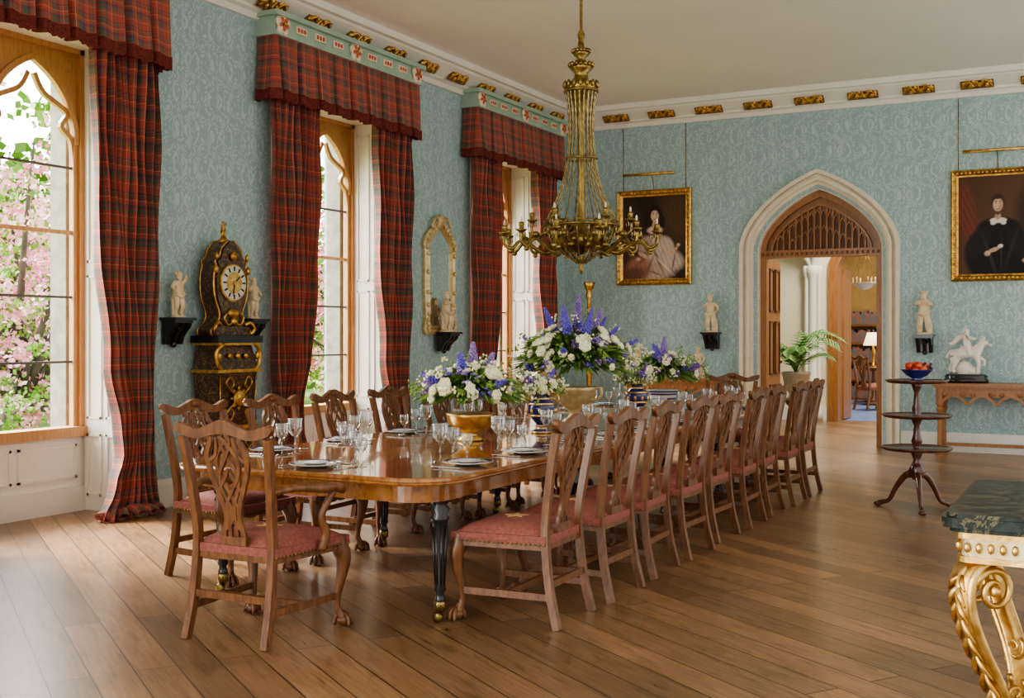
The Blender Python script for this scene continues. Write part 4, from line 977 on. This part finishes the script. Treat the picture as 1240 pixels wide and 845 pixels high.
for cx,sx in ((X0+.12,-1),(X1-.12,1)):
    for cy,sy in ((Y0+.12,-1),(Y1-.12,1)):
        q2=Vector((sx,sy,0)).normalized(); perp=Vector((-q2.y,q2.x,0))
        def W3(o,z,p=0): return Vector((cx+q2.x*o,cy+q2.y*o,z))+perp*p
        lp=[(-.03,.755,.022),(.04,.75,.034),(.085,.70,.038),(.085,.61,.038),(.04,.50,.034),(-.02,.39,.030),(-.06,.28,.027),(-.055,.17,.026),(-.01,.08,.027),(.05,.05,.029),(.085,.08,.024),(.07,.12,.018),(.04,.11,.012)]
        P=spl([W3(o,z) for o,z,r in lp],6); rd=sval([r for o,z,r in lp],6)
        mb.ribbon(P,[r*.9 for r in rd],.075,perp,'gilt',True)
        for sgn in (-1,1):
            mb.tube([Vector(p)+perp*sgn*.037 for p in P],[r*.40 for r in rd],GB,8)
            vo=[W3(.012+.068*(1-t/30)*math.cos(t*.42+.3),.672+.068*(1-t/30)*math.sin(t*.42+.3),sgn*.042) for t in range(28)]
            mb.tube(vo,[.012*(1-.5*t/28) for t in range(28)],GB,8)
            mb.ell(W3(.012,.672,sgn*.045),(.018,.018,.018),GB,8)
            vo=[W3(-.075+.045*(1-t/24)*math.cos(t*.42+2.2),.36+.045*(1-t/24)*math.sin(t*.42+2.2),sgn*.03) for t in range(22)]
            mb.tube(vo,[.010*(1-.5*t/22) for t in range(22)],GB,7)
        mb.tube([Vector(p)+q2*.008 for p in P[4:46]],[r*.42 for r in rd[4:46]],GB,8)
        for t in range(8):
            k0=10+t*3; pk=P[k0]; pn=P[k0+4]
            for sgn in (-1,1):
                mb.tube(spl([pk+q2*.012,pk*.5+pn*.5+q2*.024+perp*sgn*.018,pn+q2*.020+perp*sgn*.034],4),sval([.007,.010,.003],4),GB if t%2 else 'gilt',6)
        mb.lathe([(.07,0),(.07,.025),(.045,.04)],W3(.02,0),GB,14)
P1=Vector((X0+.13,Y0+.13,.16)); P2=Vector((X1-.13,Y1-.13,.16)); mb.tube(spl([P1,(P1+P2)/2+Vector((0,0,.05)),P2],6),.025,GB,9)
P1=Vector((X0+.13,Y1-.13,.16)); P2=Vector((X1-.13,Y0+.13,.16)); mb.tube(spl([P1,(P1+P2)/2+Vector((0,0,.05)),P2],6),.025,GB,9)
mb.ell(((X0+X1)/2,(Y0+Y1)/2,.25),(.08,.08,.10),GB,12)
mb.obj('gilt_console_table')

# ------------------------------------------------------------------ anteroom: palm, study lamp, chair
mb=MB()
mb.lathe([(.14,0),(.16,.02),(.11,.05),(.10,.10),(.17,.2),(.20,.36),(.22,.40),(.2,.42),(.17,.38)],(0,0,0),'terracotta',20)
mb.lathe([(.17,0),(.0,.001)],(0,0,.375),'bark',16)
rnd=random.Random(4)
for k in range(26):
    a=k*2.4; el=rnd.uniform(.5,1.35); Ln=rnd.uniform(.5,.8); ca,sa=math.cos(a),math.sin(a)
    P=spl([(0,0,.38),(ca*Ln*.35*math.cos(el),sa*Ln*.35*math.cos(el),.38+Ln*.6*math.sin(el)),(ca*Ln*.8*math.cos(el*.7),sa*Ln*.8*math.cos(el*.7),.38+Ln*.9*math.sin(el)),(ca*Ln*1.1*math.cos(el*.5),sa*Ln*1.1*math.cos(el*.5),.38+Ln*.75*math.sin(el))],6)
    mb.tube(P,.006,'palm',5)
    for i in range(4,len(P)-1):
        T=(P[i+1]-P[i]).normalized(); S=T.cross(Vector((0,0,1))).normalized()
        for s in (-1,1):
            tip=P[i]+(T*.9+S*s*1.2).normalized()*.18-Vector((0,0,.05)); w=T*.016
            mb.add([P[i]-w,P[i]+w,tip],[(0,1,2)],'palm')
mb.obj('potted_palm',(-4.16,16.9,.451))
mb=MB(); mb.lathe([(.16,0),(.16,.03),(.05,.06),(.04,.25),(.06,.30),(.15,.40),(.16,.43),(.16,.45)],(0,0,0),'mahogany',18); mb.obj('plant_stand',(-4.16,16.9,0))
mb=MB(); mb.lathe([(.09,0),(.03,.03),(.025,.2),(.05,.28),(.02,.38),(.01,.5)],(0,0,0),'gilt',14); mb.lathe([(.20,.42),(.12,.68)],(0,0,0),'lamp_shade',20)
mb.obj('table_lamp',(-4.30,23.8,.781))
mb=MB(); mb.lathe([(.02,.02),(.22,.02),(.06,.08),(.03,.2),(.03,.68),(.35,.74),(.36,.77),(0,.78)],(0,0,0),'mahogany',24); mb.obj('pedestal_table',(-4.30,23.8,0))
place(side,'dining_chair',(-4.0,22.2,0),-.8)
mb=MB()
mb.lathe([(.22,0),(.23,.02),(.20,.02),(.12,-.08),(0,-.12)],(0,0,2.35),'candle',20)
for k in range(6): a=k*1.047; mb.tube([(.22*math.cos(a),.22*math.sin(a),2.37),(.02*math.cos(a),.02*math.sin(a),3.0)],.006,'brass',5); mb.lathe([(.012,0),(.012,.1)],(.2*math.cos(a),.2*math.sin(a),2.37),'candle',6)
mb.tube([(0,0,3.0),(0,0,4.19)],.008,'brass',5); mb.obj('study_chandelier',(-4.05,21.5,0))
mb=MB()
for k in range(5): 
    mb.bb((-5.6,25.6,.4*k),(-3.0,25.95,.4*k+.04),'mahogany')
    x=-5.55
    while x<-3.1:
        w=U(.03,.06); mb.bb((x,25.65,.4*k+.04),(x+w,25.9,.4*k+.04+U(.22,.32)),'sage_book'); x+=w+.002
mb.obj('bookcase')

# ------------------------------------------------------------------ garden
mb=MB(); mb.bb((-90,-60,-.9),(-7.85,90,-.6),'grass'); mb.obj('lawn')
def tree(name,loc,h,rad,n,mats,size=.09,seed=1,base=.45,trunkr=.16):
    rnd=random.Random(seed); u=rnd.uniform; mb=MB(); tips=[]
    mb.tube([(0,0,0),(0,0,.3),(0,0,.6)]+spl([(0,0,.7),(.05,.05,h*.25),(-.05,.1,h*.35),(0,0,h*.5)],3),[trunkr*(1-.05*i) for i in range(13)],'bark',8)
    for k in range(26):
        a=k*2.4; z0_=h*u(.2,.5); r=rad*u(.6,1.0); zt=h*u(base,1.0)
        P=spl([(0,0,z0_),(r*.4*math.cos(a),r*.4*math.sin(a),(z0_*.5+zt*.5)),(r*math.cos(a),r*math.sin(a),zt)],5)
        mb.tube(P,[trunkr*.4*(1-i/(len(P)+1)) for i in range(len(P))],'bark',5); tips+=P[3:]
    cl=[]
    for i in range(n//26):
        c=tips[int(u(0,len(tips)))]; s=rad*.2; cl.append((c+Vector((rnd.gauss(0,s),rnd.gauss(0,s),rnd.gauss(0,s*.7))),mats[int(u(0,len(mats)))]))
    for i in range(n):
        c,mt=cl[i%len(cl)]; s=size*2.0
        p=c+Vector((rnd.gauss(0,s),rnd.gauss(0,s),rnd.gauss(0,s*.8))); p.z=max(p.z,.4+u(0,.5))
        a=Vector((u(-1,1),u(-1,1),u(-1,1))).normalized()*size*u(.6,1.3); b2=a.cross(Vector((u(-1,1),u(-1,1),u(-1,1)))).normalized()*size*u(.6,1.2)
        mb.add([p-a,p-b2,p+a,p+b2],[(0,1,2,3)],mt if u(0,1)<.8 else mats[-1])
    mb.obj(name,loc)
BL=['blossom','blossom','blossom_deep','spring_leaf']
tree('cherry_tree',(-12.2,9.8,-.598),4.4,2.3,17000,BL,.036,1,.18)
tree('cherry_tree',(-13.5,18.8,-.598),5.6,2.6,14000,BL,.05,2,.2)
tree('cherry_tree',(-13.5,27.5,-.598),5.5,2.6,9000,BL,.065,3,.2)
tree('cherry_tree',(-16,13,-.598),5.5,3.0,10000,BL,.06,5,.2)
for k,(x,y) in enumerate(((-25,18),(-24,26),(-30,34),(-30,9),(-22,44),(-38,22),(-36,50))):
    tree('garden_tree',(x,y,-.598),8+k%3,4.8,9000,['green_leaf','spring_leaf'],.17,10+k,.12,.3)
# ------------------------------------------------------------------ light
w=bpy.data.worlds.new('world'); bpy.context.scene.world=w; w.use_nodes=True; nt=w.node_tree
bg=nt.nodes['Background']; tc=nd(nt,'ShaderNodeTexCoord'); sp=nd(nt,'ShaderNodeSeparateXYZ'); L(nt,tc.outputs['Generated'],sp.inputs[0])
t=mathn(nt,'MULTIPLY_ADD',sp.outputs[0],-.5,.5)
mr=nd(nt,'ShaderNodeMapRange',interpolation_type='SMOOTHSTEP'); L(nt,t,mr.inputs[0]); mr.inputs[1].default_value=.35; mr.inputs[2].default_value=.85; mr.inputs[3].default_value=1.6; mr.inputs[4].default_value=12.0
L(nt,mr.outputs[0],bg.inputs['Strength']); L(nt,mixc(nt,t,(1.0,.96,.89),(.98,.985,1.0)),bg.inputs['Color'])
sn_=bpy.data.lights.new('sun','SUN'); sn_.energy=26.0; sn_.angle=math.radians(36); sn_.color=(1,.96,.90)
so_=bpy.data.objects.new('sun',sn_); bpy.context.scene.collection.objects.link(so_)
so_.rotation_euler=Vector((.75,.02,-.64)).to_track_quat('-Z','Y').to_euler()
def alight(name,loc,size,e,col,rot=(0,0,0)):
    l=bpy.data.lights.new(name,'AREA'); l.energy=e; l.size=size; l.color=col; o=bpy.data.objects.new(name,l); bpy.context.scene.collection.objects.link(o); o.location=loc; o.rotation_euler=rot
alight('anteroom_light',(-3.0,17.2,4.1),1.2,210,(1,.93,.82)); alight('study_light',(-3.6,22.3,4.1),1.5,200,(1,.85,.65))
try: bpy.context.scene.view_settings.look='AgX - Medium High Contrast'
except Exception: pass
# ------------------------------------------------------------------ camera
cd=bpy.data.cameras.new('camera'); cam=bpy.data.objects.new('camera',cd); bpy.context.scene.collection.objects.link(cam)
cam.location=(0,0,1.42); cam.rotation_euler=(math.pi/2,0,math.radians(27.8)); cd.sensor_width=36; cd.lens=36*1383/1240; cd.shift_y=-17.5/1240
cd.clip_end=300
bpy.context.scene.camera=cam
